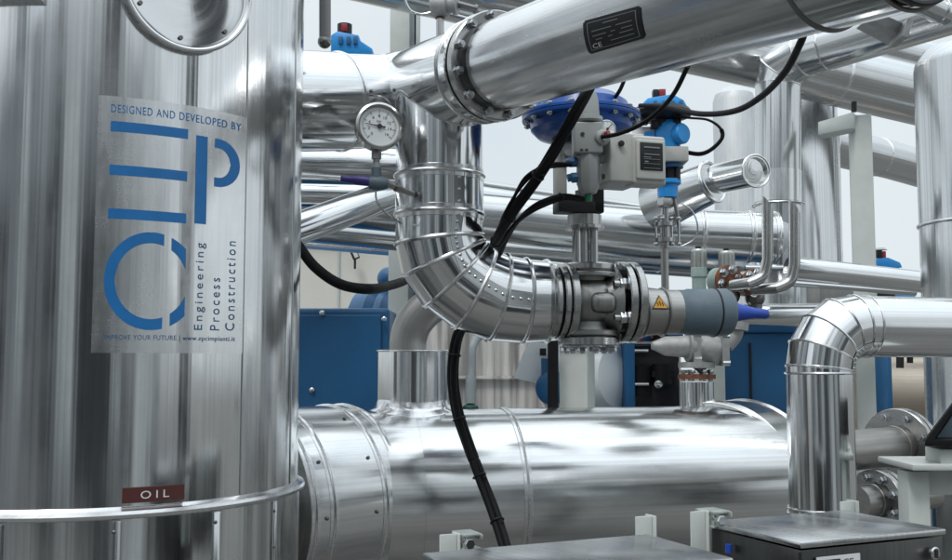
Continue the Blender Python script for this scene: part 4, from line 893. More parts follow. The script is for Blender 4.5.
# grey square post with arm
T = Thing('square_post', 'grey painted square post with short bracket arm under the overhead pipe', 'post', (P(864, 300, 4.3).x, 4.3, 0)); a = P(848, 115, 4.3); b = P(878, 115, 4.3)
rot = math.radians(-20); X_, Y_ = V(math.cos(rot), math.sin(rot), 0), V(-math.sin(rot), math.cos(rot), 0)
mb = MB(); mb.box(V((a.x + b.x) / 2, 4.34, a.z / 2), (.095, .095, a.z), X_, Y_); T.part('post_shaft', mb, M['post'], bevel=.004)
mb = MB(); q = V((a.x + b.x) / 2, 4.3, P(850, 118, 4.3).z); mb.prism([P(818, 122, 4.1), P(853, 112, 4.26), P(853, 128, 4.26), P(818, 135, 4.1)], V(.05, .08, 0)); T.part('arm', mb, M['post'], bevel=.002)
mb = MB(); mb.cyl(P(854, 112, 4.28), P(854, 102, 4.28), .012, seg=10); T.part('bolt', mb, M['blackp'])
simple_pipe('clad_pipe', 'distant banded clad pipe behind the grey square post', [(825, 144, 6.0, 40), (890, 160, 6.3, 38), (960, 180, 6.6, 38)], 'far_clad', beads=(.4, .75))
simple_pipe('clad_pipe', 'small horizontal clad pipe passing in front of the grey square post', [(790, 268, 3.95, 24), (905, 280, 4.1, 22), (930, 283, 4.15, 22)], 'clad')
simple_pipe('thin_pipe', 'thin lower pipe alongside the small horizontal clad pipe', [(785, 283, 4.1, 6), (915, 293, 4.3, 6)], 'far_clad')
simple_pipe('clad_pipe', 'short clad pipe behind the front elbow at the blue cone', [(700, 315, 3.9, 22), (840, 315, 4.1, 24)], 'clad')
simple_pipe('white_rail', 'slim pale horizontal handrail behind the cut pipes', [(745, 268, 4.4, 6), (792, 268, 4.4, 6)], 'far_clad')
# blue thing and black tag under the pipe at far right
mb = MB(); mb.sweep([P(905, 303, 4.6), P(905, 285, 4.6)], [.05, .035], 24); solo('blue_motor', mb, M['bluebright'], 'small bright blue motor cap beside the right vessel', 'motor', base=P(905, 303, 4.6))
mb = MB(); mb.box(P(882, 297, 4.5), (.1, .05, .035)); solo('instrument_box', mb, M['blackp'], 'small dark instrument box behind the right pipe', 'instrument', bevel=.004)
mb = MB(); mb.box(P(845, 293, 5.0), (.36, .3, .14)); solo('equipment_block', mb, M['dull'], 'grey equipment block behind the front elbow', 'equipment', bevel=.01)

# ================================================================ FRONT RIGHT ELBOW PIPE
T = Thing('front_elbow_pipe', 'bright clad pipe rising at the right and bending to the right edge', 'pipe', V(P(820, 400, 2.5).x, 2.5, 0))
Y0 = 2.5; r = 32 * .0025; vx = P(820, 400, Y0).x
hd_ = V(1, .28, 0).normalized(); ztop = P(870, 326, Y0).z; R_ = .105; cc = V(vx, Y0, ztop - R_) + hd_ * R_
ep = [cc - hd_ * R_ * math.cos(a) + V(0, 0, R_) * math.sin(a) for a in [PI / 2 * i / 4 for i in range(5)]]
path = [V(vx, Y0, P(820, 373, Y0).z), ep[0] + V(0, 0, .0)] + ep[1:] + [ep[-1] + hd_ * .03, ep[-1] + hd_ * 1.8]
rads = [r, r, r, r, r, r * .98, r * .97, r * .97]
gs, rows = gored(path, rads, 64)
for i, g in enumerate(gs): T.part('elbow_gore' if 0 < i < 6 else 'jacket', g, M['clad'])
for rw in rows[1:-1]:
    mb = MB(); mb.loop(rw, .0032, 6); T.part('gore_band', mb, M['bead'])
kk = nearest_k(rows[2], rows[2][0] * 0 + (sum(rows[2], V(0, 0, 0)) / 64 + V(r * .8, -r * .6, -r * .2)))
s1, s2 = strip_on(rows, kk - 1, 3, .0016, (.25, .75), 1, 6); st = T.part('lap_strip', s1, M['clad']); [T.part('rivet', m_, M['bolt'], st) for m_ in s2]
za, zb = P(820, 373, Y0).z, P(820, 513, Y0).z
mb = MB(); mb.cyl(V(vx, Y0, zb), V(vx, Y0, za), r, seg=64, cap=(False, False)); T.part('jacket', mb, M['clad'])
mb = MB(); mb.cyl(V(vx, Y0, 0.0), V(vx, Y0, zb), r * .985, seg=64); T.part('jacket', mb, M['clad'])
for z, q in ((za, .0032), (zb, .004), (zb + .012, .003)):
    mb = MB(); mb.ring(V(vx, Y0, z), up, r + .0015, q, 64); T.part('jacket_band', mb, M['bead'])

# ================================================================ HORIZONTAL VESSEL
z0 = 1.232; vd = V(.969, .247, 0).normalized(); vc = V(.158, 3.6, z0); VR = .295
T = Thing('horizontal_vessel', 'large horizontal silver vessel with curved banded ends along the bottom', 'vessel', (.3, 3.65, .6))
def hv(s): return vc + vd * s
mb = MB(); sL, sR = -.40, .80
mb.sweep([hv(sL), hv(-.06)], VR, 96, (False, False)); T.part('shell_jacket', mb, M['vessel'])
dr_ = V(math.cos(.87), math.sin(.87), 0); mb = MB(); rws_ = mb.sweep([hv(-.06), hv(.3), hv(.45)], VR + .0015, 96, (False, False)); mb = MB()
cut = [hv(.752) + (p - hv(.45)) - vd * ((p - hv(.45)).dot(dr_) / vd.dot(dr_)) for p in rws_[2]]
mb.grid([rws_[0], rws_[1], rws_[2], cut], [[(VR * 2 * PI * i / 96, l_) for i in range(97)] for l_ in (0, .36, .51, .8)]); T.part('shell_jacket', mb, M['vessel'])
mb = MB(); wire_bead(mb, hv(-.06), vd, VR + .002, .0045); T.part('jacket_band', mb, M['bead'])
def turn(start, head, angs, step):
    pts = [start]; 
    for a in angs:
        d = V(math.cos(a), math.sin(a), 0) * head; pts.append(pts[-1] + d * step)
    return pts
def collar(c0, d, ls, r_, rings, m='vessel', cap=True):
    "raised collar whose axis is turned against the shell"
    mb = MB(); mb.lathe(c0, d, [(VR - .03, -.004), (r_ - .003, -.004), (r_, 0), (r_, ls), (r_ - .003, ls + .003), (VR - .03, ls + .004)], 96, (False, False)); T.part('end_collar', mb, M[m])
    for t in rings:
        mb = MB(); wire_bead(mb, c0 + d * t, d, r_ + .0012, .005); T.part('collar_band', mb, M['bead'])
mb = MB(); mb.sweep([hv(-.70), hv(sL)], VR - .001, 96, (True, False)); T.part('shell_jacket', mb, M['vessel'])
dl_ = V(-.707, -.707, 0); collar(hv(-.63), dl_, .345, VR + .020, (.004, .065, .27, .338))
mb = MB(); mb.lathe(hv(-.63) + dl_ * .34, dl_, [(VR - .02, 0), (VR - .02, .12), (VR - .06, .15), (.001, .17)], 80, (False, False)); T.part('end_head', mb, M['cast'])
dr_ = V(math.cos(.87), math.sin(.87), 0); collar(hv(.75), dr_, .30, VR + .014, (.006, .045, .27))
for i in range(5):
    a_ = math.radians(-62 + i * 31); nx, by = frame_of(dl_); q = hv(-.63) + dl_ * .30 + (nx * math.cos(a_) + by * math.sin(a_)) * (VR + .0215)
    for q2 in (q, q + dl_ * -.19):
        mb = MB(); rivet_rows(mb, [q2], (nx * math.cos(a_) + by * math.sin(a_)), .006); T.part('screw', mb, M['dark_steel'])
for s in (-.2, .6):
    mb = MB(); q = hv(s); mb.box(V(q.x, q.y, .48), (.12, .4, .97), vd, V(-vd.y, vd.x, 0)); T.part('saddle', mb, M['post'], bevel=.004)
# nozzle with dull elbow
q = P(412, 400, 3.56); q.z = 0
T = Thing('vessel_nozzle', 'vertical clad nozzle sleeve on top of the vessel left end', 'nozzle', V(q.x, q.y, z0 + .2)); zt_ = P(412, 351, q.y).z; rn = 35 * q.y / 1000
mb = MB(); mb.lathe(V(q.x, q.y, z0 + .15), up, [(rn, 0), (rn, zt_ - z0 - .15), (rn * .8, zt_ - z0 - .148), (rn * .5, zt_ - z0 - .15)], 64, (False, True)); T.part('sleeve', mb, M['clad'])
mb = MB(); mb.ring(V(q.x, q.y, zt_), up, rn + .001, .0035, 64); T.part('rim', mb, M['bead'])
def surf_z(x, y):
    w_ = V(x - vc.x, y - vc.y, 0); d_ = (w_ - vd * w_.dot(vd)).length; return z0 + math.sqrt(max((VR + .0025) ** 2 - d_ * d_, 0))
rws = []
for rr_, dz in ((rn + .040, -.006), (rn + .034, .0), (rn + .016, .006), (rn + .006, .016), (rn + .0012, .034)):
    rws.append([V(q.x + rr_ * math.cos(a), q.y + rr_ * math.sin(a), surf_z(q.x + rr_ * math.cos(a), q.y + rr_ * math.sin(a)) + dz) for a in [2 * PI * i / 72 for i in range(72)]])
mb = MB(); mb.grid(rws, [[(rn * 2 * PI * i / 72, j * .012) for i in range(73)] for j in range(5)]); T.part('base_flare', mb, M['clad_rough'])
mb = MB(); e0 = V(q.x - .015, q.y, zt_ - .01); mb.sweep(crom([e0, e0 + V(0, .005, .05), e0 + V(.02, .01, .11), e0 + V(.07, .02, .165), e0 + V(.14, .03, .20), e0 + V(.3, .05, .22)], 5), .066, 40); T.part('dull_elbow', mb, M['dull'])
# small nozzle with rusty flange and angle valve
N2 = Frame(697, 392, 3.86); k = N2.k
T = Thing('small_nozzle', 'short clad nozzle with rusty flange on the vessel under the grey valve', 'nozzle', N2(0, 16))
mb = MB(); mb.cyl(N2(0, 26), N2(0, -10), 16.5 * k, seg=48); T.part('sleeve', mb, M['clad'])
mb = MB(); mb.lathe(N2(0, -13), up, [(.001, 0), (18.5 * k, 0), (18.5 * k, 4.5 * k), (.001, 4.5 * k)], 40); rf = T.part('rusty_flange', mb, M['rust'])
for a in range(8):
    mb = MB(); c = N2(0, -11) + V(math.cos(a * PI / 4 + .3), math.sin(a * PI / 4 + .3), 0) * 14.5 * k; mb.cyl(c, c + up * 11 * k, 1.6 * k, seg=8); mb.hexnut(c + up * 8 * k, up, 3 * k, 3 * k); T.part('bolt', mb, M['bolt'], rf)
T = Thing('grey_safety_valve', 'cast grey safety valve with a cone nose pointing left above the rusty flange', 'valve', N2(0, -18))
mb = MB(); mb.lathe(N2(0, -24), up, [(10 * k, 6 * k), (18 * k, 5.5 * k), (18 * k, 0), (.001, 0)][::-1], 40); T.part('base_flange', mb, M['alu_cast'])
mb = MB(); mb.lathe(N2(-46, -46, -6), V(1, .12, -.03), [(.001, 0), (4 * k, 1 * k), (5 * k, 4 * k), (9.5 * k, 14 * k), (10.5 * k, 30 * k), (11 * k, 36 * k), (15 * k, 37 * k), (15 * k, 42 * k), (11 * k, 43 * k)], 36); T.part('spring_bonnet', mb, M['alu_cast'])
mb = MB(); mb.sweep([N2(-6, -43), N2(14, -42), N2(26, -42)], [14 * k, 15 * k, 13 * k], 28); mb.sweep(crom([N2(6, -42), N2(4, -32), N2(-2, -24)], 4), 10 * k, 24); mb.box(N2(-2, -44), (7 * k, 30 * k, 29 * k)); mb.box(N2(26, -42), (7 * k, 30 * k, 32 * k)); mb.sphere(N2(8, -42), 15 * k); T.part('valve_body', mb, M['alu_cast'], sharp=45)
mb = MB(); mb.sweep(crom([N2(30, -46), N2(38, -56), N2(40, -66)], 4), 8 * k, 20); mb.cyl(N2(40, -62), N2(41, -70), 12 * k, seg=24); T.part('outlet_bend', mb, M['alu_cast'])
for dx, dy in ((-2, -56), (-2, -33), (26, -55), (26, -29)):
    mb = MB(); mb.lathe(N2(dx - 3, dy, -13), V(1, 0, 0), [(3 * k, 0), (3 * k, 7 * k)], 6); T.part('bolt', mb, M['bolt'])

# ================================================================ RELIEF CAPS, RUSTY FLANGES, CUT PIPES
C2 = Frame(699, 278, 3.6); k = C2.k
for dx, h, lab in ((0, 0, 'left of two galvanised breather caps behind the lagged spool'), (28, 2, 'right of two galvanised breather caps, beside the rusty flange')):
    T = Thing('breather_cap', lab, 'vent cap', C2(dx, 20), 'galvanised breather caps')
    mb = MB(); mb.lathe(C2(dx, 30), up, [(7 * k, 0), (7 * k, 30 * k), (8 * k, 31 * k), (8 * k, 40 * k), (7 * k, 41 * k)], 28); T.part('neck', mb, M['mint'])
    mb = MB(); mb.lathe(C2(dx, -9 + h), up, [(7.6 * k, 0), (7.8 * k, 1 * k), (7.8 * k, 18 * k), (6.5 * k, 20 * k), (.001, 20.5 * k)], 28); cp = T.part('cap', mb, M['galv'])
    mb = MB()
    for a in range(12): mb.box(C2(dx, -18 + h) + V(math.cos(a * PI / 6), math.sin(a * PI / 6), 0) * 7.9 * k, (.8 * k, .8 * k, 14 * k)); 
    T.part('cap_rib', mb, M['dull'], cp)
    mb = MB(); mb.hexnut(C2(dx, -29 + h), up, 3 * k, 3 * k); T.part('cap_nut', mb, M['blackp'], cp)
fa = V(.45, -.89, 0).normalized()
for i, (x, y, r_, lab) in enumerate(((727, 281, 16, 'larger rusty round flange beside the breather caps'), (752, 283, 14, 'smaller rusty round flange behind the cut pipe bends'))):
    Q = Frame(x, y, 3.22); k = Q.k; T = Thing('rusty_flange', lab, 'flange', Q(0, 15), 'rusty round flanges')
    mb = MB(); mb.lathe(Q(0, 0), fa, [(r_ * .4 * k, 0), (r_ * k, 0), (r_ * k, 5 * k), (r_ * .4 * k, 5 * k)], 40); T.part('flange_disc', mb, M['rust'], bevel=.001)
    mb = MB(); mb.lathe(Q(0, 0) - fa * 14 * k, fa, [(r_ * .9 * k, 0), (r_ * .9 * k, 5 * k), (r_ * .6 * k, 8 * k), (r_ * .6 * k, 14 * k)], 36); T.part('valve_neck', mb, M['mint'] if i == 0 else M['dull'])
    bolts(T, Q(0, 0) + fa * 5 * k, fa, r_ * .72 * k, 6, 3.6 * k, 3.5 * k, a0=.3)
    mb = MB(); mb.sphere(Q(6, 14, 12), 10 * k, 14); mb.cyl(Q(6, 8, 12), Q(6, 30, 12), 7 * k, seg=20); T.part('valve_body', mb, M['dark_steel'])
for x, xl, y0, yb, lab in ((767.5, 732, 210, 276, 'left slant cut steel pipe bending left below the header cone'), (794.5, 752, 214, 281, 'right slant cut steel pipe bending left below the header cone')):
    Yd = 3.12; k = Yd / 1000; r_ = 5.6 * k; T = Thing('cut_vent_pipe', lab, 'vent pipe', P(xl, yb + 7, Yd), 'slant cut vent pipes')
    tp = P(x, y0, Yd); c1 = P(x, yb - 16, Yd); pts = [P(xl, yb + 9, Yd + .05), P(x - 18, yb + 7, Yd)] + crom([P(x - 12, yb + 5, Yd), P(x - 4, yb - 1, Yd), c1], 6)
    mb = MB(); mb.sweep(pts + [tp - V(0, 0, .004)], r_, 28, (True, False)); pp = T.part('bent_pipe', mb, M['steel'])
    mb = MB(); n_ = 28; lo = [tp + V(math.cos(a), math.sin(a), 0) * r_ + V(0, 0, -.004) for a in [2 * PI * i / n_ for i in range(n_)]]
    hi = [p + V(0, 0, .004 + r_ * 1.3 - (p.x - tp.x) * 1.3) for p in lo]; ih = [tp + (p - tp) * 1 - V((p - tp).x * .18, (p - tp).y * .18, 0) for p in hi]; il = [p - V(0, 0, .05) for p in ih]
    mb.grid([lo, hi, ih, il], [[(i * .01, j * .01) for i in range(n_ + 1)] for j in range(4)]); T.part('slant_mouth', mb, M['steel'])

# ================================================================ BACKGROUND MACHINES
T = Thing('blue_cabinet', 'dark blue steel cabinet with rounded corner behind the vessel nozzle', 'cabinet', P(340, 420, 4.2))
mb = MB(); a, b = P(280, 308, 4.2), P(389, 420, 4.2); mb.box(V((a.x + b.x) / 2, 4.5, (a.z + .1) / 2), (b.x - a.x, .6, a.z - .1)); T.part('body', mb, M['bluebox'], bevel=.02)
mb = MB(); mb.box(V((a.x + b.x) / 2 - .01, 4.192, (a.z + .1) / 2), (b.x - a.x - .05, .02, a.z - .16)); T.part('door', mb, M['bluebox'], bevel=.004)
mb = MB()
for x, y in ((322, 313), (384, 319), (312, 390)): rivet_rows(mb, [P(x, y, 4.175)], V(0, -1, 0), .012)
T.part('screw', mb, M['bolt'])
T = Thing('blue_pump', 'blue rounded pump casing rising behind the blue cabinet', 'pump', P(372, 350, 5.0)); Q = Frame(378, 318, 5.0); k = Q.k * 1.15
mb = MB(); mb.lathe(Q(-20, 10, 10), V(1, -.3, 0), [(.001, -8 * k), (20 * k, -6 * k), (32 * k, 2 * k), (34 * k, 16 * k), (30 * k, 22 * k), (32 * k, 24 * k), (32 * k, 30 * k), (20 * k, 38 * k), (12 * k, 50 * k)], 48); T.part('volute', mb, M['blue'])
mb = MB(); mb.sweep(crom([Q(0, 0, 6), Q(6, -22, 4), Q(14, -34, 2)], 5), 10 * k, 24); mb.sphere(Q(10, -40, 3), 10 * k); T.part('outlet', mb, M['blue'])
mb = MB()
for s in (0, 1, 2): mb.prism([Q(14 + s * 7, -22 + 4 * s, -6), Q(18 + s * 7, -22 + 4 * s, -6), Q(24 + s * 7, 20, -6), Q(18 + s * 7, 20, -6)], V(0, 20 * k, 0))
T.part('cooling_rib', mb, M['blue'], bevel=.003)
mb = MB(); mb.cyl(V(Q(0, 0).x, 5.05, 0), Q(0, 30, 10), .12, seg=24); T.part('pedestal', mb, M['blue'])
T = Thing('flood_lamp', 'small flood lamp standing on the beige building roof', 'lamp', P(354, 262, 15.5)); Q = Frame(355, 257, 15.8); k = Q.k
mb = MB(); mb.box(Q(0, -2), (7 * k, 5 * k, 9 * k), V(.9, 0, .4).normalized(), V(0, 1, 0), V(-.4, 0, .9).normalized()); T.part('housing', mb, M['blackp'], bevel=.01)
mb = MB(); mb.box(Q(1, -2, -3), (4 * k, 1 * k, 6 * k), V(.9, 0, .4).normalized(), V(0, 1, 0), V(-.4, 0, .9).normalized()); T.part('glass', mb, M['lamp'])
mb = MB(); mb.cyl(Q(0, 2), Q(0, 12), 1.2 * k, seg=8); T.part('stalk', mb, M['blackp'])
# grey pvc pipe with green cap
T = Thing('pvc_pipe', 'grey plastic pipe with wider socket and green cap before the stained wall', 'pipe', P(471, 410, 4.4)); k = .0044
mb = MB(); mb.sweep(crom([P(492, 334, 4.5), P(480, 336, 4.45), P(473, 346, 4.4), P(472, 366, 4.4)], 5) + [P(471, 384, 4.4)], 4.2 * k, 24); T.part('pipe', mb, M['pvc'])
mb = MB(); mb.cyl(P(471, 376, 4.4), P(470.5, 403, 4.4), 5.4 * k, seg=24); T.part('socket', mb, M['pvc'])
mb = MB(); mb.sphere(P(470.5, 408, 4.4), 8 * k, 16, 1, 1, .6); T.part('cap', mb, M['darkgreen'])
# pale blue curved guard and blue disc
T = Thing('curved_guard', 'pale blue curved sheet guard between stained wall and black hose', 'guard', P(540, 390, 4.8))
poly = [P(545, 330, 4.8), P(533, 338, 4.8), P(524, 352, 4.8), P(518, 366, 4.8), P(514, 378, 4.8), P(536, 383, 4.8), P(545, 372, 4.8), P(551, 350, 4.8)]
mb = MB(); mb.prism(poly, V(.02, .12, 0)); T.part('sheet', mb, M['paleblue'])
mb = MB(); mb.box(P(543, 352, 4.77), (.03, .03, .035)); mb.box(P(544, 370, 4.77), (.024, .03, .05)); T.part('hinge', mb, M['blackp'], bevel=.003)
mb = MB(); mb.lathe(P(552, 388, 4.7), V(-.3, -.95, 0), [(.001, .03), (.05, .03), (.075, .015), (.08, 0), (.001, 0)], 36); mb.box(P(545, 368, 4.72), (.035, .05, .09)); solo('blue_end_cover', mb, M['blue'], 'round blue end cover left of the black hose', 'cover', base=P(549, 388, 4.7))
# square post under the valve
T = Thing('square_post', 'grey painted square post standing directly under the control valve', 'post', (P(578, 400, 3.95).x, 3.98, 0)); rot = math.radians(-22); X_, Y_ = V(math.cos(rot), math.sin(rot), 0), V(-math.sin(rot), math.cos(rot), 0)
c = P(578, 343, 3.98); mb = MB(); mb.box(V(c.x, 4.02, c.z / 2), (.115, .115, c.z), X_, Y_); T.part('post_shaft', mb, M['post'], bevel=.004)
mb = MB(); mb.box(V(c.x, 4.02, c.z + .006), (.17, .17, .012), X_, Y_); T.part('cap_plate', mb, M['post'], bevel=.002)
mb = MB(); c = P(716, 362, 4.2); mb.box(V(c.x, 4.2, c.z / 2), (.06, .06, c.z)); solo('square_post', mb, M['post'], 'slim grey post right of the small vessel nozzle', 'post', bevel=.004, base=V(c.x, 4.2, 0))
# white air tank
T = Thing('white_receiver', 'pale blue white rounded receiver right of the grey square post', 'tank', P(608, 410, 4.8))
c = P(597, 375, 4.8); mb = MB(); mb.sweep([c + V(-.12, .2, 0), c + V(-.02, .05, 0), c + V(.04, -.02, 0), c + V(.09, -.07, 0), c + V(.11, -.09, 0)], [.21, .21, .2, .15, .05], 40); T.part('shell', mb, M['paleblue'])
mb = MB(); mb.cyl(V(c.x, c.y + .1, 0), V(c.x, c.y + .1, c.z - .1), .05, seg=16); T.part('leg', mb, M['blue'])
# dark engine in blue frame
T = Thing('engine_block', 'black engine block with chrome bars in a dark blue frame', 'engine', P(650, 420, 4.7)); Q = Frame(648, 372, 4.7); k = Q.k
mb = MB(); mb.box(Q(-20, 0, 16), (10 * k, 60 * k, 74 * k)); mb.box(Q(6, -32, 24), (64 * k, 30 * k, 12 * k)); mb.box(Q(6, 60, 34), (90 * k, 60 * k, 50 * k)); fr_ = T.part('frame', mb, M['bluebox'], bevel=.006)
mb = MB(); mb.box(Q(8, 5, 22), (48 * k, 40 * k, 64 * k)); T.part('block', mb, M['blackp'], bevel=.01)
mb = MB(); mb.cyl(Q(-8, -6, 4), Q(-8, 24, 4), 12 * k, seg=28); mb.cyl(Q(14, -8, 2), Q(14, 12, 2), 10 * k, seg=28); mb.box(Q(14, 2, 0), (22 * k, 10 * k, 6 * k)); T.part('filter', mb, M['black'])
for dy in (-21, 12):
    mb = MB(); mb.cyl(Q(-19, dy, -8), Q(-1, dy, -8), 1.9 * k, seg=16); T.part('chrome_bar', mb, M['bolt'])
mb = MB(); mb.lathe(Q(9, 12, -8), V(-.3, -1, 0), [(.001, 4 * k), (3.8 * k, 3 * k), (4.6 * k, 0), (3 * k, 0)], 24); T.part('filler_cap', mb, M['bolt'])
mb = MB(); mb.box(Q(-12, -29, -4), (44 * k, 6 * k, 2.4 * k)); T.part('cover_edge', mb, M['steel'])
for i, (pts_, m_) in enumerate(((((-14, -29), (-12, -36), (-4, -39), (4, -34)), 'red'), (((-20, -29), (-16, -35), (-8, -34), (2, -37)), 'bluebright'), (((-10, -30), (-4, -35), (6, -38), (14, -34)), 'red'))):
    mb = MB(); mb.sweep(crom([Q(a_, b_, -6) for a_, b_ in pts_], 5), .7 * k, 8); T.part('wire', mb, M[m_])
mb = MB(); 
for dx in (-20, -14, -6): mb.box(Q(dx, -34, -2), (5 * k, 5 * k, 6 * k))
T.part('terminal', mb, M['blue'], bevel=.002)
mb = MB(); mb.cyl(Q(12, -28, 2), Q(12, -46, 2), 8 * k, seg=20); T.part('intake_pipe', mb, M['black'])
T = Thing('blue_cabinet', 'dark blue cabinet behind the front elbow and safety valve', 'cabinet', P(755, 420, 4.3))
a, b = P(721, 331, 4.26), P(800, 420, 4.26); mb = MB(); mb.box(V((a.x + b.x) / 2, 4.32, (a.z + .1) / 2), (b.x - a.x, .1, a.z - .1)); T.part('body', mb, M['bluebox'], bevel=.012)
mb = MB(); mb.box(V((a.x + b.x) / 2, 4.32, a.z + .008), (b.x - a.x + .03, .13, .03)); T.part('lid', mb, M['bluebox'], bevel=.004)
mb = MB(); mb.box(V((a.x + b.x) / 2 - .04, 4.264, a.z / 2), (.008, .012, a.z - .1)); T.part('door_joint', mb, M['blackp'])
# beige vessel right
T = Thing('beige_vessel', 'beige horizontal vessel seen between grey post and right vessel', 'vessel', P(890, 420, 5.4)); a, b = P(845, 392, 5.5), P(960, 394, 5.6)
mb = MB(); mb.sweep([a, b], 42 * .0055, 48); T.part('shell', mb, M['beigemetal'])
for q in (a.lerp(b, .2), a.lerp(b, .8)):
    mb = MB(); mb.box(V(q.x, q.y, (q.z - .15) / 2), (.1, .2, q.z - .15)); T.part('leg', mb, M['post'])
mb = MB(); mb.cyl(P(900, 357, 3.0), P(900, 368, 3.0), .011, seg=12); mb.cyl(P(910, 357, 3.0), P(910, 363, 3.0), .009, seg=12); mb.box(P(905, 356, 3.0), (.05, .02, .008)); solo('cable_plug', mb, M['blackp'], 'pair of black cable plugs hanging under the right horizontal pipe', 'plug', base=P(900, 357, 3.0))
# blue slim panel left of right vessel
mb = MB(); a = P(913, 392, 3.35); mb.box(V(a.x + .005, 3.6, a.z), (.02, .1, .30)); solo('blue_strip_panel', mb, M['blue'], 'narrow blue panel beside the right vessel below the elbow pipe', 'panel', bevel=.002)

# flanged pipes at bottom right
def flanged(name, label, c, R_, r_, d, left, right, bR, n):
    T = Thing(name, label, 'pipe', c - V(0, 0, R_)); 
    mb = MB(); mb.sweep([c - d * left, c - d * .012], r_, 48); T.part('pipe', mb, M['dull'])
    mb = MB(); mb.ring(c - d * .03, d, r_ + .001, .004, 48); T.part('weld_ring', mb, M['cast'])
    mb = MB(); mb.lathe(c - d * .012, d, [(r_, 0), (R_ - .002, 0), (R_, .002), (R_, .018), (R_ - .002, .02), (r_, .02)], 56); f1 = T.part('flange', mb, M['steel'])
    mb = MB(); mb.lathe(c + d * .008, d, [(r_, 0), (R_ * .95, 0), (R_ * .95, .004), (r_, .004)], 40); T.part('gasket', mb, M['blackp'])
    mb = MB(); mb.lathe(c + d * .012, d, [(r_, 0), (R_, 0), (R_, .018), (r_, .018)], 56); T.part('flange', mb, M['steel'])
    mb = MB(); mb.sweep([c + d * .02, c + d * right], r_ * .95, 48); T.part('pipe', mb, M['dull'])
    bolts(T, c - d * .012, -d, bR, n, .0115, .013, a0=.35, parent=f1)
flanged('flanged_pipe', 'dull steel pipe with large bolted flange right of the front elbow', P(898, 446, 3.0), 37 * .003, 19 * .003, V(.80, .60, 0).normalized(), .35, .3, 29.5 * .003, 8)
flanged('flanged_pipe', 'lower short flanged steel pipe beside the bottom junction box', P(877, 500, 2.8), 30 * .0028, 16 * .0028, V(.84, .54, 0).normalized(), .09, .25, 23 * .0028, 8)
# pale frame with black hopper
T = Thing('steel_table_frame', 'pale grey painted steel frame at the bottom right corner', 'frame', P(920, 560, 2.3)); k = .0023
mb = MB(); a = P(909, 464, 2.3); mb.box(V(a.x + .16, 2.38, a.z - .006), (.32, .2, .014)); T.part('top_plate', mb, M['post'], bevel=.003)
mb = MB(); mb.box(V(a.x + .034, 2.36, a.z / 2 - .01), (.05, .06, a.z - .02)); T.part('leg', mb, M['post'], bevel=.003)
mb = MB(); mb.box(V(a.x + .20, 2.37, a.z - .045), (.28, .05, .06)); T.part('rail', mb, M['post'], bevel=.003)
mb = MB(); mb.box(V(a.x + .30, 2.36, a.z / 2 - .01), (.05, .06, a.z - .02)); T.part('leg', mb, M['post'], bevel=.003)
mb = MB(); mb.box(P(950, 455, 2.34), (.08, .08, .034)); T.part('spacer', mb, M['post'], bevel=.002)
T = Thing('black_tray', 'black sloped tray corner resting on the pale steel frame', 'tray', P(940, 446, 2.3))
mb = MB(); mb.prism([P(925, 446, 2.28), P(925, 441, 2.28), P(953, 404, 2.28), P(953, 411, 2.28), P(934, 440, 2.28), P(975, 440, 2.28), P(975, 447, 2.28)], V(.066, .14, 0)); T.part('shell', mb, M['black'], bevel=.001)
mb = MB(); mb.prism([P(935, 440, 2.36), P(958, 408, 2.36), P(975, 440, 2.36)], V(0, .02, 0)); T.part('inner_plate', mb, M['lagging'])

# ================================================================ FOREGROUND BOXES
ZB = 1.414
def cabinet(T, c0, l, fw, ux, uy, H=.26, name='body'):
    "c0 near corner, l along ux (right), fw along uy (back left)"
    t_ = .010
    mb = MB(); c = c0 + ux * l / 2 + uy * fw / 2; mb.box(V(c.x, c.y, ZB - t_ - .003 - H / 2), (l - .008, fw - .008, H), ux, uy); b_ = T.part('body', mb, M['box'], bevel=.002)
    mb = MB(); mb.box(V(c.x, c.y, ZB - t_ / 2), (l, fw, t_), ux, uy); T.part('lid', mb, M['lid'], bevel=.0025)
    return c
M['lid'] = metal('brushed_lid', (.66, .67, .68), .22, streak=.00005, dent=.0015)
M['box'] = metal('brushed_box', (.13, .13, .128), .34, dent=.0008, stain=.1)
ux = V(.29, .13, 0).normalized(); uy = V(-ux.y, ux.x, 0)
nc = V(.51, 1.6, 0)
T = Thing('junction_box', 'brushed steel junction box with CE label at the bottom right', 'junction box', V(.6, 1.75, ZB - .3))
c = cabinet(T, nc, .318, .235, ux, uy)
f0 = nc - uy * .0 + V(0, 0, 0)
mb = MB(); q = nc + ux * .075 - uy * .002; mb.box(V(q.x, q.y, ZB - .050), (.09, .002, .05), ux, uy); lb = T.part('front_label', mb, M['white'])
mb = MB(); a = nc + ux * .083 - uy * .004; quad_text(mb, 'CE', V(a.x, a.y, ZB - .042), ux * .022, V(0, 0, .011)); T.part('label_text', mb, M['ink'], lb)
mb = MB(); a = nc + ux * .034 - uy * .0035; mb.box(V(a.x + .02, a.y + .009, ZB - .033), (.042, .002, .006), ux, uy); T.part('label_bar', mb, M['ink'], lb)
mb = MB(); a = nc + ux * .285 - uy * .001; mb.lathe(V(a.x, a.y, ZB - .038), -uy, [(.011, 0), (.011, .004), (.009, .006), (.0001, .006)], 24); lk = T.part('lock', mb, M['bolt'])
mb = MB(); mb.box(V(a.x, a.y, ZB - .038) - uy * .007, (.004, .003, .014), ux, uy); T.part('lock_slot', mb, M['ink'], lk)
mb = MB(); a = nc + uy * .06 - ux * .003; 
for dz in (-.03,): mb.box(V(nc.x, nc.y, ZB - .14) + V(-.001, 0, 0), (.004, .004, .25)) 
T.part('corner_joint', mb, M['blackp'])
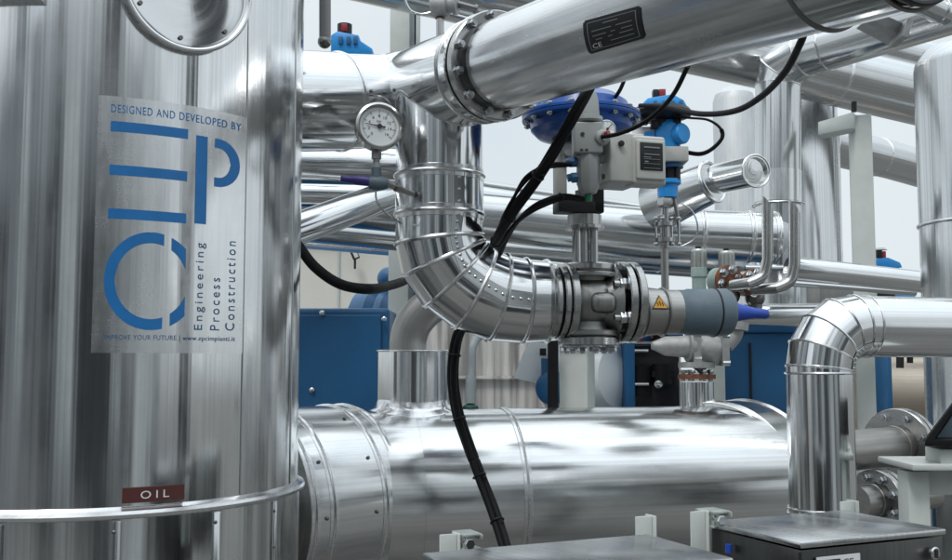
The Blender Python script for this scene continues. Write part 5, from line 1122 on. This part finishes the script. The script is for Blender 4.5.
mb = MB(); a = nc + uy * .17 - ux * .006; mb.cyl(V(a.x, a.y, ZB - .03), V(a.x, a.y, ZB - .044), .006, seg=14); T.part('side_screw', mb, M['bluecone'])
T = Thing('junction_box', 'wide brushed steel box lid at the bottom centre below the vessel', 'junction box', V(.1, 1.4, ZB - .3))
far = V(.284, 1.68, 0); c1 = far - uy * .22 - ux * .40
cabinet(T, c1, .40, .22, ux, uy)
mb = MB(); q = c1 + ux * .20 - uy * .006; mb.box(V(q.x, q.y, ZB - .012), (.40, .012, .003), ux, uy); T.part('front_lip', mb, M['bead'])
# strut brackets
def bracket(label, x0, x1, y0, Yd, channel):
    T = Thing('strut_bracket', label, 'bracket', P((x0 + x1) / 2, 575, Yd), 'pale strut brackets'); a, b = P(x0, y0, Yd), P(x1, y0, Yd); h = .16
    mb = MB(); mb.box(V((a.x + b.x) / 2, Yd, a.z - h / 2), (b.x - a.x, .004, h), ux, uy); mb.box(V(b.x - .0015, Yd + .014, a.z - h / 2), (.004, .03, h), ux, uy); T.part('plate', mb, M['post'], bevel=.001)
    if channel:
        s = Yd / 1000; cx = b.x + 10 * s; mb = MB(); zt = a.z
        for (dx, dz, w_, h_) in ((0, -1, 20, 2.2), (-9, -3, 2, 5), (9, -3, 2, 5), (0, -15, 20, 2), (-8, -12, 2, 5)): mb.box(V(cx + dx * s, Yd + .02, zt + dz * s), (w_ * s, .05, h_ * s), ux, uy)
        T.part('strut_channel', mb, M['galv'], bevel=.0006)
        mb = MB(); mb.hexnut(V(cx + 1 * s, Yd - .01, zt - 8 * s), -uy, 5.5 * s, 6 * s); mb.cyl(V(cx + s, Yd + .02, zt - 8 * s), V(cx + s, Yd - .016, zt - 8 * s), 2.6 * s, seg=12); T.part('bolt', mb, M['bolt'])
bracket('pale bracket plate standing behind the centre box lid, without channel', 634, 653, 516, 1.75, False)
bracket('pale bracket with strut channel between the two steel boxes', 689, 706, 511, 1.80, True)
bracket('pale bracket with strut channel left of the hanging cable bundle', 439, 457, 534, 1.72, True)
bracket('pale bracket plate behind the right junction box, at the front elbow', 838, 856, 501, 1.95, False)
